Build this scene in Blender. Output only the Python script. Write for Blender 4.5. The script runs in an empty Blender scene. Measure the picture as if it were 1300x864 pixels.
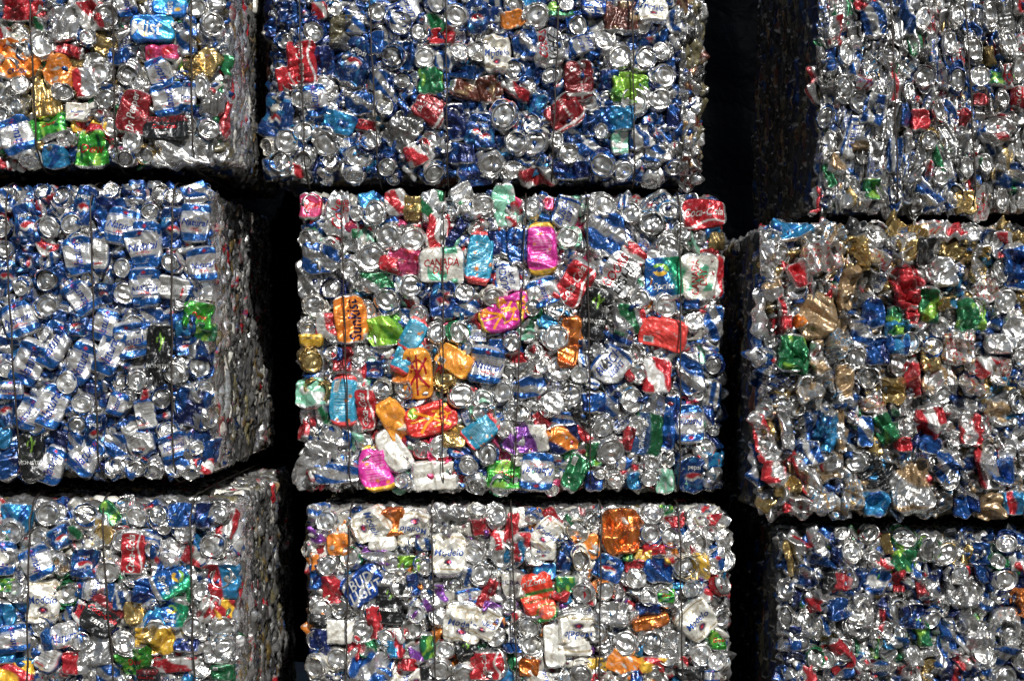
import bpy, math, random
import numpy as np
from mathutils import Vector, Matrix

# ------------------------------------------------------------------ camera, sky, sun
scene = bpy.context.scene
D = 4.2            # camera distance to the bale fronts
S = 0.0021         # metres per photo pixel on the plane y = 0
cam = bpy.data.cameras.new("Camera"); cam_o = bpy.data.objects.new("Camera", cam)
scene.collection.objects.link(cam_o); scene.camera = cam_o
cam_o.location = (0, -D, 0); cam_o.rotation_euler = (math.radians(90), 0, 0)
cam.sensor_width = 36; cam.lens = 36 * D / (1300 * S); cam.clip_start = 0.05; cam.clip_end = 2000

sun_dir = Vector((0.20, -0.72, 0.64)).normalized()
world = bpy.data.worlds.new("World"); scene.world = world; world.use_nodes = True
wn = world.node_tree.nodes; bg = wn["Background"]
sky = wn.new("ShaderNodeTexSky"); sky.sky_type = 'NISHITA'; sky.sun_disc = False
sky.sun_elevation = math.asin(sun_dir.z); sky.sun_rotation = math.atan2(sun_dir.x, sun_dir.y)
sky.dust_density = 1.2; sky.air_density = 1.0; sky.altitude = 200
world.node_tree.links.new(sky.outputs[0], bg.inputs[0]); bg.inputs[1].default_value = 0.05
sun = bpy.data.lights.new("Sun", 'SUN'); sun.energy = 5.0; sun.angle = math.radians(0.53); sun.color = (1, .98, .945)
sun_o = bpy.data.objects.new("Sun", sun); scene.collection.objects.link(sun_o)
sun_o.rotation_euler = sun_dir.to_track_quat('Z', 'Y').to_euler(); sun_o.location = (3, -8, 7)
scene.view_settings.view_transform = 'Standard'; scene.view_settings.look = 'None'
scene.view_settings.exposure = 0.18; scene.view_settings.gamma = 1.0

rng = np.random.default_rng(7)
mm = 0.001

# ------------------------------------------------------------------ materials
def new_mat(name):
    m = bpy.data.materials.new(name); m.use_nodes = True
    nt = m.node_tree; return m, nt, nt.nodes["Principled BSDF"]

def add_bump(nt, bsdf, layers):
    """layers: (scale, distance, ridged)"""
    tc = nt.nodes.new("ShaderNodeTexCoord"); prev = None
    for sc, dist, ridged in layers:
        nz = nt.nodes.new("ShaderNodeTexNoise"); nz.inputs['Scale'].default_value = sc
        nz.inputs['Detail'].default_value = 2.0; nz.inputs['Distortion'].default_value = 0.3
        nt.links.new(tc.outputs['Object'], nz.inputs['Vector'])
        out = nz.outputs['Fac']
        if ridged:
            a = nt.nodes.new("ShaderNodeMath"); a.operation = 'SUBTRACT'; a.inputs[1].default_value = .5
            b = nt.nodes.new("ShaderNodeMath"); b.operation = 'ABSOLUTE'
            nt.links.new(out, a.inputs[0]); nt.links.new(a.outputs[0], b.inputs[0]); out = b.outputs[0]
        bp = nt.nodes.new("ShaderNodeBump"); bp.inputs['Distance'].default_value = dist; bp.inputs['Strength'].default_value = 1
        nt.links.new(out, bp.inputs['Height'])
        if prev: nt.links.new(prev.outputs[0], bp.inputs['Normal'])
        prev = bp
    nt.links.new(prev.outputs[0], bsdf.inputs['Normal'])
    return tc

def rough_noise(nt, bsdf, tc, scale, lo, hi):
    nz = nt.nodes.new("ShaderNodeTexNoise"); nz.inputs['Scale'].default_value = scale; nz.inputs['Detail'].default_value = 3
    mr = nt.nodes.new("ShaderNodeMapRange"); mr.inputs[1].default_value = .3; mr.inputs[2].default_value = .7
    mr.inputs[3].default_value = lo; mr.inputs[4].default_value = hi
    nt.links.new(tc.outputs['Object'], nz.inputs['Vector']); nt.links.new(nz.outputs['Fac'], mr.inputs[0])
    nt.links.new(mr.outputs[0], bsdf.inputs['Roughness'])

def attr_mat(name, layers, lo, hi, grime, scuff):
    m, nt, b = new_mat(name)
    at = nt.nodes.new("ShaderNodeAttribute"); at.attribute_name = "Col"
    tc = add_bump(nt, b, layers)
    rough_noise(nt, b, tc, 45, lo, hi)
    nz = nt.nodes.new("ShaderNodeTexNoise"); nz.inputs['Scale'].default_value = 70; nz.inputs['Detail'].default_value = 5
    nt.links.new(tc.outputs['Object'], nz.inputs['Vector'])
    cr = nt.nodes.new("ShaderNodeValToRGB"); cr.color_ramp.elements[0].position = .36; cr.color_ramp.elements[1].position = .50
    cr.color_ramp.elements[0].color = (grime, grime * .93, grime * .84, 1); cr.color_ramp.elements[1].color = (1, 1, 1, 1)
    nt.links.new(nz.outputs['Fac'], cr.inputs[0])
    mx = nt.nodes.new("ShaderNodeMix"); mx.data_type = 'RGBA'; mx.blend_type = 'MULTIPLY'; mx.inputs[0].default_value = 1
    nt.links.new(at.outputs['Color'], mx.inputs[6]); nt.links.new(cr.outputs[0], mx.inputs[7])
    sc = nt.nodes.new("ShaderNodeTexNoise"); sc.inputs['Scale'].default_value = 85; sc.inputs['Detail'].default_value = 6; sc.inputs['Roughness'].default_value = .72
    nt.links.new(tc.outputs['Object'], sc.inputs['Vector'])
    sr = nt.nodes.new("ShaderNodeMapRange"); sr.inputs[1].default_value = .575; sr.inputs[2].default_value = .67; sr.inputs[4].default_value = scuff
    nt.links.new(sc.outputs['Fac'], sr.inputs[0])
    m2 = nt.nodes.new("ShaderNodeMix"); m2.data_type = 'RGBA'; m2.inputs[7].default_value = (.62, .62, .61, 1)
    nt.links.new(sr.outputs[0], m2.inputs[0]); nt.links.new(mx.outputs[2], m2.inputs[6]); nt.links.new(m2.outputs[2], b.inputs['Base Color'])
    nt.links.new(at.outputs['Alpha'], b.inputs['Metallic'])
    b.inputs['Coat Weight'].default_value = .12; b.inputs['Coat Roughness'].default_value = .12
    return m

M_PRINT = attr_mat("printed_aluminium", [(50, .0022, True), (110, .0017, True), (260, .0008, True)], .17, .38, .65, .55)
M_SHADED = attr_mat("shaded_aluminium", [(50, .0035, True)], .45, .65, .4, 0)  # shade painted in: duller can metal for the unlit bale sides
M_LID = attr_mat("bare_aluminium", [(45, .0012, True)], .18, .34, .62, 0)
M_LID.node_tree.nodes["Principled BSDF"].inputs['Coat Weight'].default_value = 0
M_CORE, nt, b = new_mat("compacted_metal")
b.inputs['Base Color'].default_value = (.12, .12, .12, 1); b.inputs['Metallic'].default_value = .8
tc = add_bump(nt, b, [(25, .03, True), (90, .01, True)]); b.inputs['Roughness'].default_value = .45
M_WIRE, nt, b = new_mat("steel_wire")
b.inputs['Base Color'].default_value = (.045, .036, .03, 1); b.inputs['Metallic'].default_value = .6; b.inputs['Roughness'].default_value = .55
M_GROUND, nt, b = new_mat("concrete_yard")
tc = add_bump(nt, b, [(8, .01, False)])
nz = nt.nodes.new("ShaderNodeTexNoise"); nz.inputs['Scale'].default_value = 1.3; nz.inputs['Detail'].default_value = 6
cr = nt.nodes.new("ShaderNodeValToRGB"); cr.color_ramp.elements[0].color = (.06, .055, .05, 1); cr.color_ramp.elements[1].color = (.12, .115, .105, 1)
nt.links.new(tc.outputs['Object'], nz.inputs['Vector']); nt.links.new(nz.outputs['Fac'], cr.inputs[0]); nt.links.new(cr.outputs[0], b.inputs['Base Color'])
b.inputs['Roughness'].default_value = .9
M_GAP_SHADE, nt, b = new_mat("gap_shade_black")
b.inputs['Base Color'].default_value = (.0004, .0006, .0011, 1); b.inputs['Roughness'].default_value = .6; b.inputs['Specular IOR Level'].default_value = .01  # near-black so the gaps between bales read as deep shade
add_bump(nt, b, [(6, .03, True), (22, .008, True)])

# ------------------------------------------------------------------ mesh helpers
def link(o, parent=None):
    scene.collection.objects.link(o)
    if parent is not None: o.parent = parent
    return o

def mk_mesh(name, V, F4, F3, col, mat):
    """V (n,3); F4 (a,4) quads; F3 (b,3) triangles; col (n,4) linear colour with metalness in alpha"""
    me = bpy.data.meshes.new(name)
    n4, n3 = len(F4), len(F3)
    me.vertices.add(len(V)); me.vertices.foreach_set('co', np.ascontiguousarray(V, dtype=np.float32).ravel())
    loops = np.concatenate([np.asarray(F4, dtype=np.int32).ravel(), np.asarray(F3, dtype=np.int32).ravel()])
    me.loops.add(len(loops)); me.loops.foreach_set('vertex_index', loops)
    me.polygons.add(n4 + n3)
    st = np.concatenate([np.arange(n4) * 4, n4 * 4 + np.arange(n3) * 3]).astype(np.int32)
    me.polygons.foreach_set('loop_start', st)
    me.polygons.foreach_set('use_smooth', np.ones(n4 + n3, dtype=bool))
    if col is not None:
        ca = me.color_attributes.new("Col", 'FLOAT_COLOR', 'POINT')
        ca.data.foreach_set('color', np.ascontiguousarray(col, dtype=np.float32).ravel())
    me.materials.append(mat); me.update(calc_edges=True); me.validate()
    return me

class Soup:
    """collects (V, F4, F3, col) pieces into one mesh"""
    def __init__(s): s.V = []; s.Q = []; s.T = []; s.C = []; s.n = 0
    def add(s, g, mat=None):
        V, Q, T, C = g
        if mat is not None: V = V @ mat[:3, :3].T + mat[:3, 3]
        s.V.append(V); s.C.append(C)
        if len(Q): s.Q.append(Q + s.n)
        if len(T): s.T.append(T + s.n)
        s.n += len(V)
    def get(s):
        return (np.concatenate(s.V), np.concatenate(s.Q) if s.Q else np.zeros((0, 4), int),
                np.concatenate(s.T) if s.T else np.zeros((0, 3), int), np.concatenate(s.C))
    def mesh(s, name, mat): return mk_mesh(name, *s.get(), mat)

_gq = {}
def grid_quads(nu, nv):
    k = (nu, nv)
    if k not in _gq:
        i, j = np.meshgrid(np.arange(nu - 1), np.arange(nv - 1), indexing='ij')
        a = (i * nv + j).ravel(); _gq[k] = np.stack([a, a + nv, a + nv + 1, a + 1], 1)
    return _gq[k]
def polar_quads(nr, na):
    k = ('p', nr, na)
    if k not in _gq:
        i, j = np.meshgrid(np.arange(nr - 1), np.arange(na), indexing='ij')
        a = (i * na + j).ravel(); b = (i * na + (j + 1) % na).ravel()
        _gq[k] = np.stack([a, a + na, b + na, b], 1)
    return _gq[k]

# text outlines, made once per word, centred, height of capitals about 1
_words = {}
def word_mesh(w, shear=0.0, bold=0.0):
    k = (w, shear, bold)
    if k in _words: return _words[k]
    cu = bpy.data.curves.new("tmp_text", 'FONT'); cu.body = w; cu.shear = shear; cu.offset = bold; cu.resolution_u = 2
    cu.align_x = 'CENTER'; cu.align_y = 'CENTER'
    o = bpy.data.objects.new("tmp_text", cu); scene.collection.objects.link(o)
    bpy.context.view_layer.update()
    me = bpy.data.meshes.new_from_object(o)
    import bmesh
    bm = bmesh.new(); bm.from_mesh(me); bmesh.ops.triangulate(bm, faces=bm.faces)
    for _ in range(2):
        long = [e for e in bm.edges if e.calc_length() > .22]
        if long:
            bmesh.ops.subdivide_edges(bm, edges=long, cuts=1); bmesh.ops.triangulate(bm, faces=bm.faces)
    bm.verts.index_update()
    V = np.array([v.co[:2] for v in bm.verts]); T = np.array([[v.index for v in f.verts] for f in bm.faces])
    bm.free(); bpy.data.meshes.remove(me); bpy.data.objects.remove(o); bpy.data.curves.remove(cu)
    V[:, 0] -= (V[:, 0].min() + V[:, 0].max()) / 2; V[:, 1] -= (V[:, 1].min() + V[:, 1].max()) / 2
    # counter-clockwise faces
    a = V[T[:, 1]] - V[T[:, 0]]; c = V[T[:, 2]] - V[T[:, 0]]
    fl = a[:, 0] * c[:, 1] - a[:, 1] * c[:, 0] < 0; T[fl] = T[fl][:, ::-1]
    _words[k] = (V, T); return V, T

# ------------------------------------------------------------------ print styles
def C(r, g, b, m=.8): return np.array([r, g, b, m])
SIL = C(.72, .72, .71, .97); WHT = C(.66, .66, .63, .45); RED = C(.50, .02, .03, .55); PINK = C(.62, .05, .17, .6)
NAVY = C(.008, .02, .11, .7); BLUE = C(.008, .085, .33, .75); SKYB = C(.02, .24, .50, .7); TEAL = C(.02, .26, .42, .35)
GRN = C(.02, .19, .07, .7); LIME = C(.24, .50, .05, .5); ORG = C(.85, .25, .02, .5); YEL = C(.85, .50, .03, .45)
GOLD = C(.62, .44, .16, .95); MAG = C(.62, .02, .30, .3); MAR = C(.20, .015, .02, .6); BLK = C(.012, .013, .014, .4)
PUR = C(.20, .05, .32, .7); TAN = C(.36, .24, .12, .6); BRN = C(.13, .035, .02, .5); MINT = C(.25, .6, .42, .4); GREY = C(.33, .33, .32, .95)
CREAM = C(.74, .72, .64, .5)

TONE = [1.0]
def finish(col):
    col = np.clip(col, 0, 1); col[:, :3] *= TONE[0]; l = col[:, :3].mean(1, keepdims=True); rgb = col[:, :3] * .95 + l * .05
    return np.concatenate([rgb, np.where(col[:, 3:4] > .85, col[:, 3:4] * .9, col[:, 3:4] * .78)], 1)
def mixc(col, mask, c): return col * (1 - mask[:, None]) + c * mask[:, None]
def band(x, a, b, e=.015): return np.clip((x - a) / e + .5, 0, 1) * np.clip((b - x) / e + .5, 0, 1)
def disc(u, v, cu, cv, r, asp, e=.03): return np.clip((r - np.hypot((u - cu) * asp, v - cv)) / e + .5, 0, 1)
def snoise(u, v, r, f=6):
    a = np.zeros_like(u)
    for _ in range(4):
        kx, ky = r.normal(0, f, 2); a += np.sin(kx * u + ky * v + r.uniform(0, 6.28))
    return a / 4

# each style: paint(u, v, rng) -> colours; marks: (word, colour, orient, height, u, v, shear)
def plain(c, c2=None, ends=True):
    def f(u, v, r):
        col = np.tile(c, (len(u), 1))
        if c2 is not None: col = mixc(col, np.clip(snoise(u, v, r, 7) * 6 - 1.0, 0, 1), c2)
        if ends: col = mixc(col, 1 - band(v, .07, .95), SIL)
        return col
    return f
def cola(base=RED, wave=WHT):
    def f(u, v, r):
        col = np.tile(base, (len(u), 1)); w = .78 + .10 * np.sin(v * 6.3 + .6)
        col = mixc(col, band(u, w, w + .07), wave); return mixc(col, 1 - band(v, .06, .95), SIL)
    return f
def pepsi(u, v, r):
    col = np.tile(NAVY * .5 + BLUE * .5, (len(u), 1))
    col = mixc(col, np.clip(snoise(u, v, r, 14) * 5 - 1.5, 0, .6), SKYB)
    cu, cv = .5, .42; d = disc(u, v, cu, cv, .15, .55)
    col = mixc(col, d, WHT); w = (v - cv) - .035 * np.sin((u - cu) * 16)
    col = mixc(col, d * np.clip((w - .025) / .02, 0, 1), RED); col = mixc(col, d * np.clip((-w - .025) / .02, 0, 1), BLUE)
    return mixc(col, 1 - band(v, .05, .96), SIL)
def natural(u, v, r):
    col = np.tile(SIL * .92, (len(u), 1)); col[:, 3] = .85
    col = mixc(col, band(v, .03, .24) + band(v, .78, .97), C(.006, .09, .32, .75))
    col = mixc(col, band(v, .27, .285) + band(v, .74, .755), BLUE)
    col = mixc(col, disc(u, v, .5, .87, .04, .55), RED)
    col = mixc(col, band(v, .30, .34) * band(u, .25, .75) * (np.sin(u * 90) > -.3), C(.65, .1, .1, .5))
    return col
def modelo(u, v, r):
    col = np.tile(CREAM, (len(u), 1))
    col = mixc(col, band(v, .12, .145) + band(v, .86, .885) , GOLD)
    col = mixc(col, disc(u, v, .5, .30, .09, .55), C(.45, .4, .3, .6)); col = mixc(col, disc(u, v, .5, .30, .07, .55), NAVY); col = mixc(col, disc(u, v, .5, .30, .035, .55), RED)
    col = mixc(col, np.clip(snoise(u, v, r, 22) * 5 - 2.2, 0, .5) * band(v, .6, .85), GOLD)
    return mixc(col, 1 - band(v, .05, .96), SIL)
def busch(u, v, r):
    col = np.tile(SIL * .95, (len(u), 1)); col[:, 3] = .7
    return mixc(col, band(u, .02, .14) + band(v, .84, .93), BLUE)
def budl(u, v, r):
    col = np.tile(C(.01, .06, .30, .75), (len(u), 1)); q = np.abs(np.sin(u * 5 + v * 4)); return mixc(col, np.clip((q - .93) * 20, 0, 1), SIL)
def sprite(u, v, r):
    col = mixc(np.tile(C(.01, .10, .36, .75), (len(u), 1)), np.clip((u + .4 * v - .75) * 4, 0, 1), C(.01, .3, .13, .7))
    d = np.hypot((u - .42) * .6, v - .60); a = np.arctan2(v - .6, (u - .42) * .6)
    s1 = ((d > .07) & (d < .135) & (a > -.2) & (a < 2.6)).astype(float); s2 = ((d > .05) & (d < .12) & (a < -.4) & (a > -2.9)).astype(float)
    col = mixc(col, s2, YEL); col = mixc(col, s1, LIME)
    return mixc(col, 1 - band(v, .10, .84), SIL)
def dew(u, v, r):
    col = mixc(np.tile(C(.04, .34, .03, .7), (len(u), 1)), np.clip(snoise(u, v, r, 9) * 4 - .6, 0, 1), LIME)
    col = mixc(col, np.clip(snoise(u, v, r, 12) * 5 - 1.5, 0, 1), C(.0, .08, .03, .7)); return mixc(col, 1 - band(v, .06, .95), SIL)
def zero(u, v, r):
    col = np.tile(BLK, (len(u), 1)); return mixc(col, band(v, .72, .96) * (np.sin(u * 80) * np.sin(v * 120) > -.2), MAR)
def coors(u, v, r):
    col = np.tile(SIL * .9, (len(u), 1)); col = mixc(col, band(v, .05, .14), GREY); return mixc(col, np.clip(snoise(u, v, r, 8) * 4 - 1.4, 0, .6), GREY)
def monster(c=LIME):
    def f(u, v, r):
        col = np.tile(BLK, (len(u), 1))
        for k in (-.12, 0, .12):
            w = .5 + k + .03 * np.sin(v * 20 + k * 30); col = mixc(col, band(u, w, w + .055) * band(v, .58 + abs(k), .86 - abs(k) * .6), c)
        return mixc(col, 1 - band(v, .03, .97), GREY)
    return f
def juice(base, ends, lines):          # flattened juice can with fine print and coloured ends
    def f(u, v, r):
        col = np.tile(base, (len(u), 1))
        ln = (np.sin(v * 2 * math.pi * 19) > .25) * band(u, .22, .82) * band(v, .2, .8)
        col = mixc(col, ln * .45, lines)
        for _ in range(5):
            col = mixc(col, disc(u, v, r.uniform(.0, 1), r.uniform(.1, .9), r.uniform(.02, .04), .55, .02), ORG)
        return mixc(col, 1 - band(v, .09, .91), ends)
    return f
def juice_x(base, ends):
    def f(u, v, r):
        col = np.tile(base, (len(u), 1)); col = mixc(col, disc(u, v, .2, .18, .1, .55), LIME if base is RED2 else ORG)
        return mixc(col, 1 - band(v, .08, .92), ends)
    return f
RED2 = C(.68, .03, .02, .3); YO = C(.85, .33, .02, .3)
def ginger(u, v, r):
    col = np.tile(CREAM, (len(u), 1)); col = mixc(col, np.clip(snoise(u, v, r, 8) * 5 - 1.2, 0, 1) * band(v, .2, .85), C(.1, .42, .25, .6)); return mixc(col, 1 - band(v, .06, .95), SIL)
def orange(u, v, r):
    col = np.tile(ORG, (len(u), 1)); col = mixc(col, np.clip(snoise(u, v, r, 10) * 4 - 1.6, 0, 1), WHT); return mixc(col, 1 - band(v, .05, .96), SIL)
def backlabel(u, v, r):
    col = np.tile(WHT, (len(u), 1)); col = mixc(col, (np.sin(v * 110) > .2) * band(u, .15, .85) * .55, GREY)
    col = mixc(col, band(v, .2, .26) * band(u, .1, .6), RED); return mixc(col, (1 - band(v, .1, .9)) + (1 - band(u, .04, .96)), BLUE).clip(0, 1)
def peppr(u, v, r):
    col = np.tile(MAR * .6 + RED * .25, (len(u), 1)); col[:, 3] = .5
    return mixc(col, 1 - band(v, .05, .96), SIL)
def pepprst(u, v, r):
    col = peppr(u, v, r); col = mixc(col, band(u, .55, .62) * (np.sin(v * 70) > 0), WHT); return mixc(col, band(v, .12, .2), WHT)
def stripes(c1, c2, n=3.0, ang=.6):
    def f(u, v, r):
        ph = r.uniform(0, 6.28); q = np.sin((u * math.cos(ang) + v * math.sin(ang)) * 6.28 * n + ph + snoise(u, v, r, 5) * 1.3)
        col = mixc(np.tile(c1, (len(u), 1)), np.clip(q * 3, 0, 1), c2); return mixc(col, 1 - band(v, .05, .96), SIL)
    return f
def melon(u, v, r):
    col = mixc(np.tile(C(.75, .05, .02, .35), (len(u), 1)), band(v, .0, .2) + band(v, .58, .66), C(.02, .2, .04, .4))
    col = mixc(col, disc(u, v, .68, .2, .17, .55), C(.02, .25, .05, .4)); col = mixc(col, disc(u, v, .68, .2, .145, .55), C(.85, .12, .06, .3)); return col
def mist(u, v, r):
    col = mixc(np.tile(C(.01, .16, .55, .6), (len(u), 1)), np.clip((v - .45) * 2 + snoise(u, v, r, 8), 0, 1), C(.03, .4, .7, .6))
    return mixc(col, disc(u, v, .75, .3, .09, .9), YEL)
def crbull(u, v, r):
    q = ((u > .5) ^ (v > .5)).astype(float); col = mixc(np.tile(SIL, (len(u), 1)), q, BLUE); return mixc(col, disc(u, v, .5, .5, .09, .55), RED)
def carton(u, v, r):
    col = np.tile(TAN, (len(u), 1)); col = mixc(col, np.clip(snoise(u, v, r, 16) * 3 - .5, 0, .6), TAN * np.array([.6, .6, .6, 1])); return col

def scraps(c1, c2, c3):
    def f(u, v, r):
        col = np.tile(SIL, (len(u), 1)); k = r.uniform(0, 3.14); uu = u * math.cos(k) - v * math.sin(k); vv = u * math.sin(k) + v * math.cos(k)
        col = mixc(col, np.clip(snoise(u, v, r, 16) * 9 - 2.2, 0, 1), c1); col = mixc(col, np.clip(snoise(u, v, r, 26) * 9 - 2.8, 0, 1), c2)
        a = r.uniform(-.3, .6); col = mixc(col, band(vv, a, a + r.uniform(.06, .2)), c1); b_ = a + r.uniform(.2, .3); col = mixc(col, band(vv, b_, b_ + .03), c3)
        col = mixc(col, (np.sin(uu * 95) > .1) * band(vv, b_ + .06, b_ + .11), c3)
        return mixc(col, 1 - band(v, .05, .95), SIL)
    return f
STY = {
 'sa': (scraps(BLUE, NAVY, WHT), [("LIGHT", NAVY, 'A', .3, .5, .5, .2)]), 'sb': (scraps(RED, WHT, BLUE), [("Coke", RED, 'A', .34, .5, .5, .3)]), 'sc': (scraps(WHT, SKYB, NAVY), [("BUSCH", NAVY, 'A', .34, .5, .5, .2)]),
 'sd': (scraps(GREY, BLK, WHT), []), 'se': (scraps(GRN, WHT, RED), []), 'sf': (scraps(NAVY, SKYB, RED), [("BUD", WHT, 'A', .3, .4, .5, .2)]), 'sg': (scraps(BLUE, SIL, RED), [("pepsi", NAVY, 'X', .25, .5, .5, 0)]),
 'cola': (cola(), [("Coca-Cola", WHT, 'A', .30, .42, .5, .35)]),
 'colah': (cola(), [("Coca-Cola", WHT, 'A', .34, .42, .5, .35)]),
 'cokeblank': (cola(), []),
 'diet': (plain(SIL), [("Coke", RED, 'A', .40, .5, .5, .3), ("Diet", RED, 'A', .2, .8, .7, .3)]),
 'pepsi': (pepsi, [("pepsi", WHT, 'X', .15, .5, .70, 0)]),
 'nat': (natural, [("Natural", C(.01, .05, .3, .4), 'A', .30, .5, .5, .35)]),
 'natx': (natural, [("Natural", C(.01, .05, .3, .4), 'X', .27, .5, .5, .35), ("LIGHT", RED, 'X', .07, .5, .36, 0)]),
 'mod': (modelo, [("Modelo", C(.01, .06, .28, .3), 'X', .22, .5, .52, .15), ("ESPECIAL", GREY, 'X', .06, .5, .41, 0)]),
 'busch': (busch, [("BUSCH", C(.01, .05, .3, .4), 'A', .30, .40, .5, .25), ("LIGHT", C(.01, .05, .3, .4), 'A', .16, .70, .5, .25)]),
 'bud': (budl, [("BUD", WHT, 'A', .30, .32, .5, .2), ("LIGHT", WHT, 'A', .30, .66, .5, .2)]),
 'sprite': (sprite, [("Sprite", WHT, 'X', .17, .5, .27, .2)]),
 'dew': (dew, [("Dew", RED, 'X', .28, .55, .5, .3)]),
 'zero': (zero, [("zero", WHT, 'X', .22, .5, .3, 0), ("Coca-Cola", RED, 'X', .22, .5, .56, .3)]),
 'coors': (coors, [("COORS", RED, 'A', .26, .35, .55, .2), ("LIGHT", BLK, 'A', .24, .65, .5, .2)]),
 'light': (coors, [("LIGHT", WHT, 'X', .24, .5, .80, .3)]),
 'mon': (monster(), [("MONSTER", WHT, 'X', .10, .5, .35, 0)]),
 'teal': (juice(TEAL, C(.7, .06, .06, .3), C(.4, .6, .65, .3)), []),
 'tealbar': (juice(TEAL, C(.7, .06, .06, .3), C(.4, .6, .65, .3)), ['bar']),
 'mag': (juice(MAG, YEL, C(.85, .4, .6, .3)), []),
 'magx': (juice_x(MAG, YEL), ['x']),
 'yo': (juice(YO, YO, C(.6, .15, .02, .3)), []), 'yobar': (juice(YO, YO, C(.6, .15, .02, .3)), ['bar']),
 'yox': (juice_x(YO, YO), ['xr']), 'redx': (juice_x(RED2, RED2), ['x']),
 'ginger': (ginger, [("CANADA", RED, 'A', .18, .40, .5, .1), ("DRY", RED, 'A', .18, .62, .5, .1)]),
 'sun': (orange, [("Sunkist", NAVY, 'A', .36, .62, .48, .2)]), 'orange': (orange, []),
 'crush': (orange, [("CRUSH", BLUE, 'X', .14, .5, .2, 0)]),
 'drp': (peppr, [("Dr Pepper", WHT, 'A', .26, .5, .5, .15)]), 'drps': (pepprst, [("Dr", WHT, 'X', .14, .3, .75, .1)]),
 'redbar': (plain(C(.72, .05, .04, .3), None, False), ['bar']), 'greenbar': (plain(GRN), ['bar']), 'wbar': (plain(WHT, RED), ['bar']),
 'grntext': (stripes(GRN, C(.05, .12, .3, .6), .8, .1), [("GINGER ALE", WHT, 'A', .14, .35, .5, 0)]),
 'back': (backlabel, []), 'melon': (melon, [("AriZona", WHT, 'X', .17, .42, .84, .1), ("Watermelon", GRN, 'X', .11, .5, .48, .1)]),
 'mist': (mist, [("Mist", WHT, 'A', .5, .5, .35, .2)]), 'rb': (crbull, []), 'carton': (carton, []), 'blunat': (natural, [("LIGHT", NAVY, 'X', .2, .5, .5, .2)]),
 'silver': (plain(SIL), []), 'white': (plain(CREAM), []), 'gold': (plain(GOLD, None, False), []), 'lime': (plain(C(.28, .58, .04, .6), C(.1, .35, .03, .6)), []),
 'blue': (plain(BLUE, NAVY), []), 'sky': (plain(SKYB, BLUE), []), 'navy': (plain(NAVY, BLUE), []), 'red': (plain(RED, MAR), []), 'pink': (plain(PINK, RED), []),
 'redwhite': (stripes(RED, WHT, 1.2), []), 'bluesil': (stripes(BLUE, SIL, 1.6, 1.0), []), 'bluewht': (stripes(BLUE, WHT, 1.8, .3), []),
 'green': (plain(GRN, LIME), []), 'greensil': (stripes(GRN, SIL, 1.1), []), 'mint': (plain(MINT, WHT), []), 'grey': (plain(GREY, SIL), []),
 'black': (plain(BLK, C(.06, .06, .06, .5)), []), 'brown': (plain(BRN, TAN), []), 'tan': (stripes(TAN, SIL, .9, 1.2), []), 'tanred': (scraps(TAN, RED, SIL), []), 'tanblue': (scraps(TAN, SKYB, TAN), []),
 'purple': (stripes(PUR, SIL, .9, .8), []), 'pursil': (stripes(PUR, CREAM, 1.1, .2), [("Welch", NAVY, 'X', .18, .5, .6, .2)]),
 'orgblue': (stripes(ORG, NAVY, 1.0, .7), []), 'orgfoil': (plain(C(.7, .2, .03, .9), C(.45, .12, .03, .9), False), []), 'yellow': (plain(YEL, GOLD), []), 'yelred': (stripes(YEL, RED, 1.2), []),
 'skyred': (stripes(SKYB, RED, 1.0, .2), []), 'olive': (plain(C(.16, .14, .07, .4), GREY, False), []), 'silred': (stripes(SIL, RED, .8, .1), []), 'silgold': (stripes(SIL, GOLD, 1.1), []),
 'ultra': (plain(CREAM, SIL), [("ULTRA", NAVY, 'X', .2, .5, .6, 0)]),
}

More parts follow.
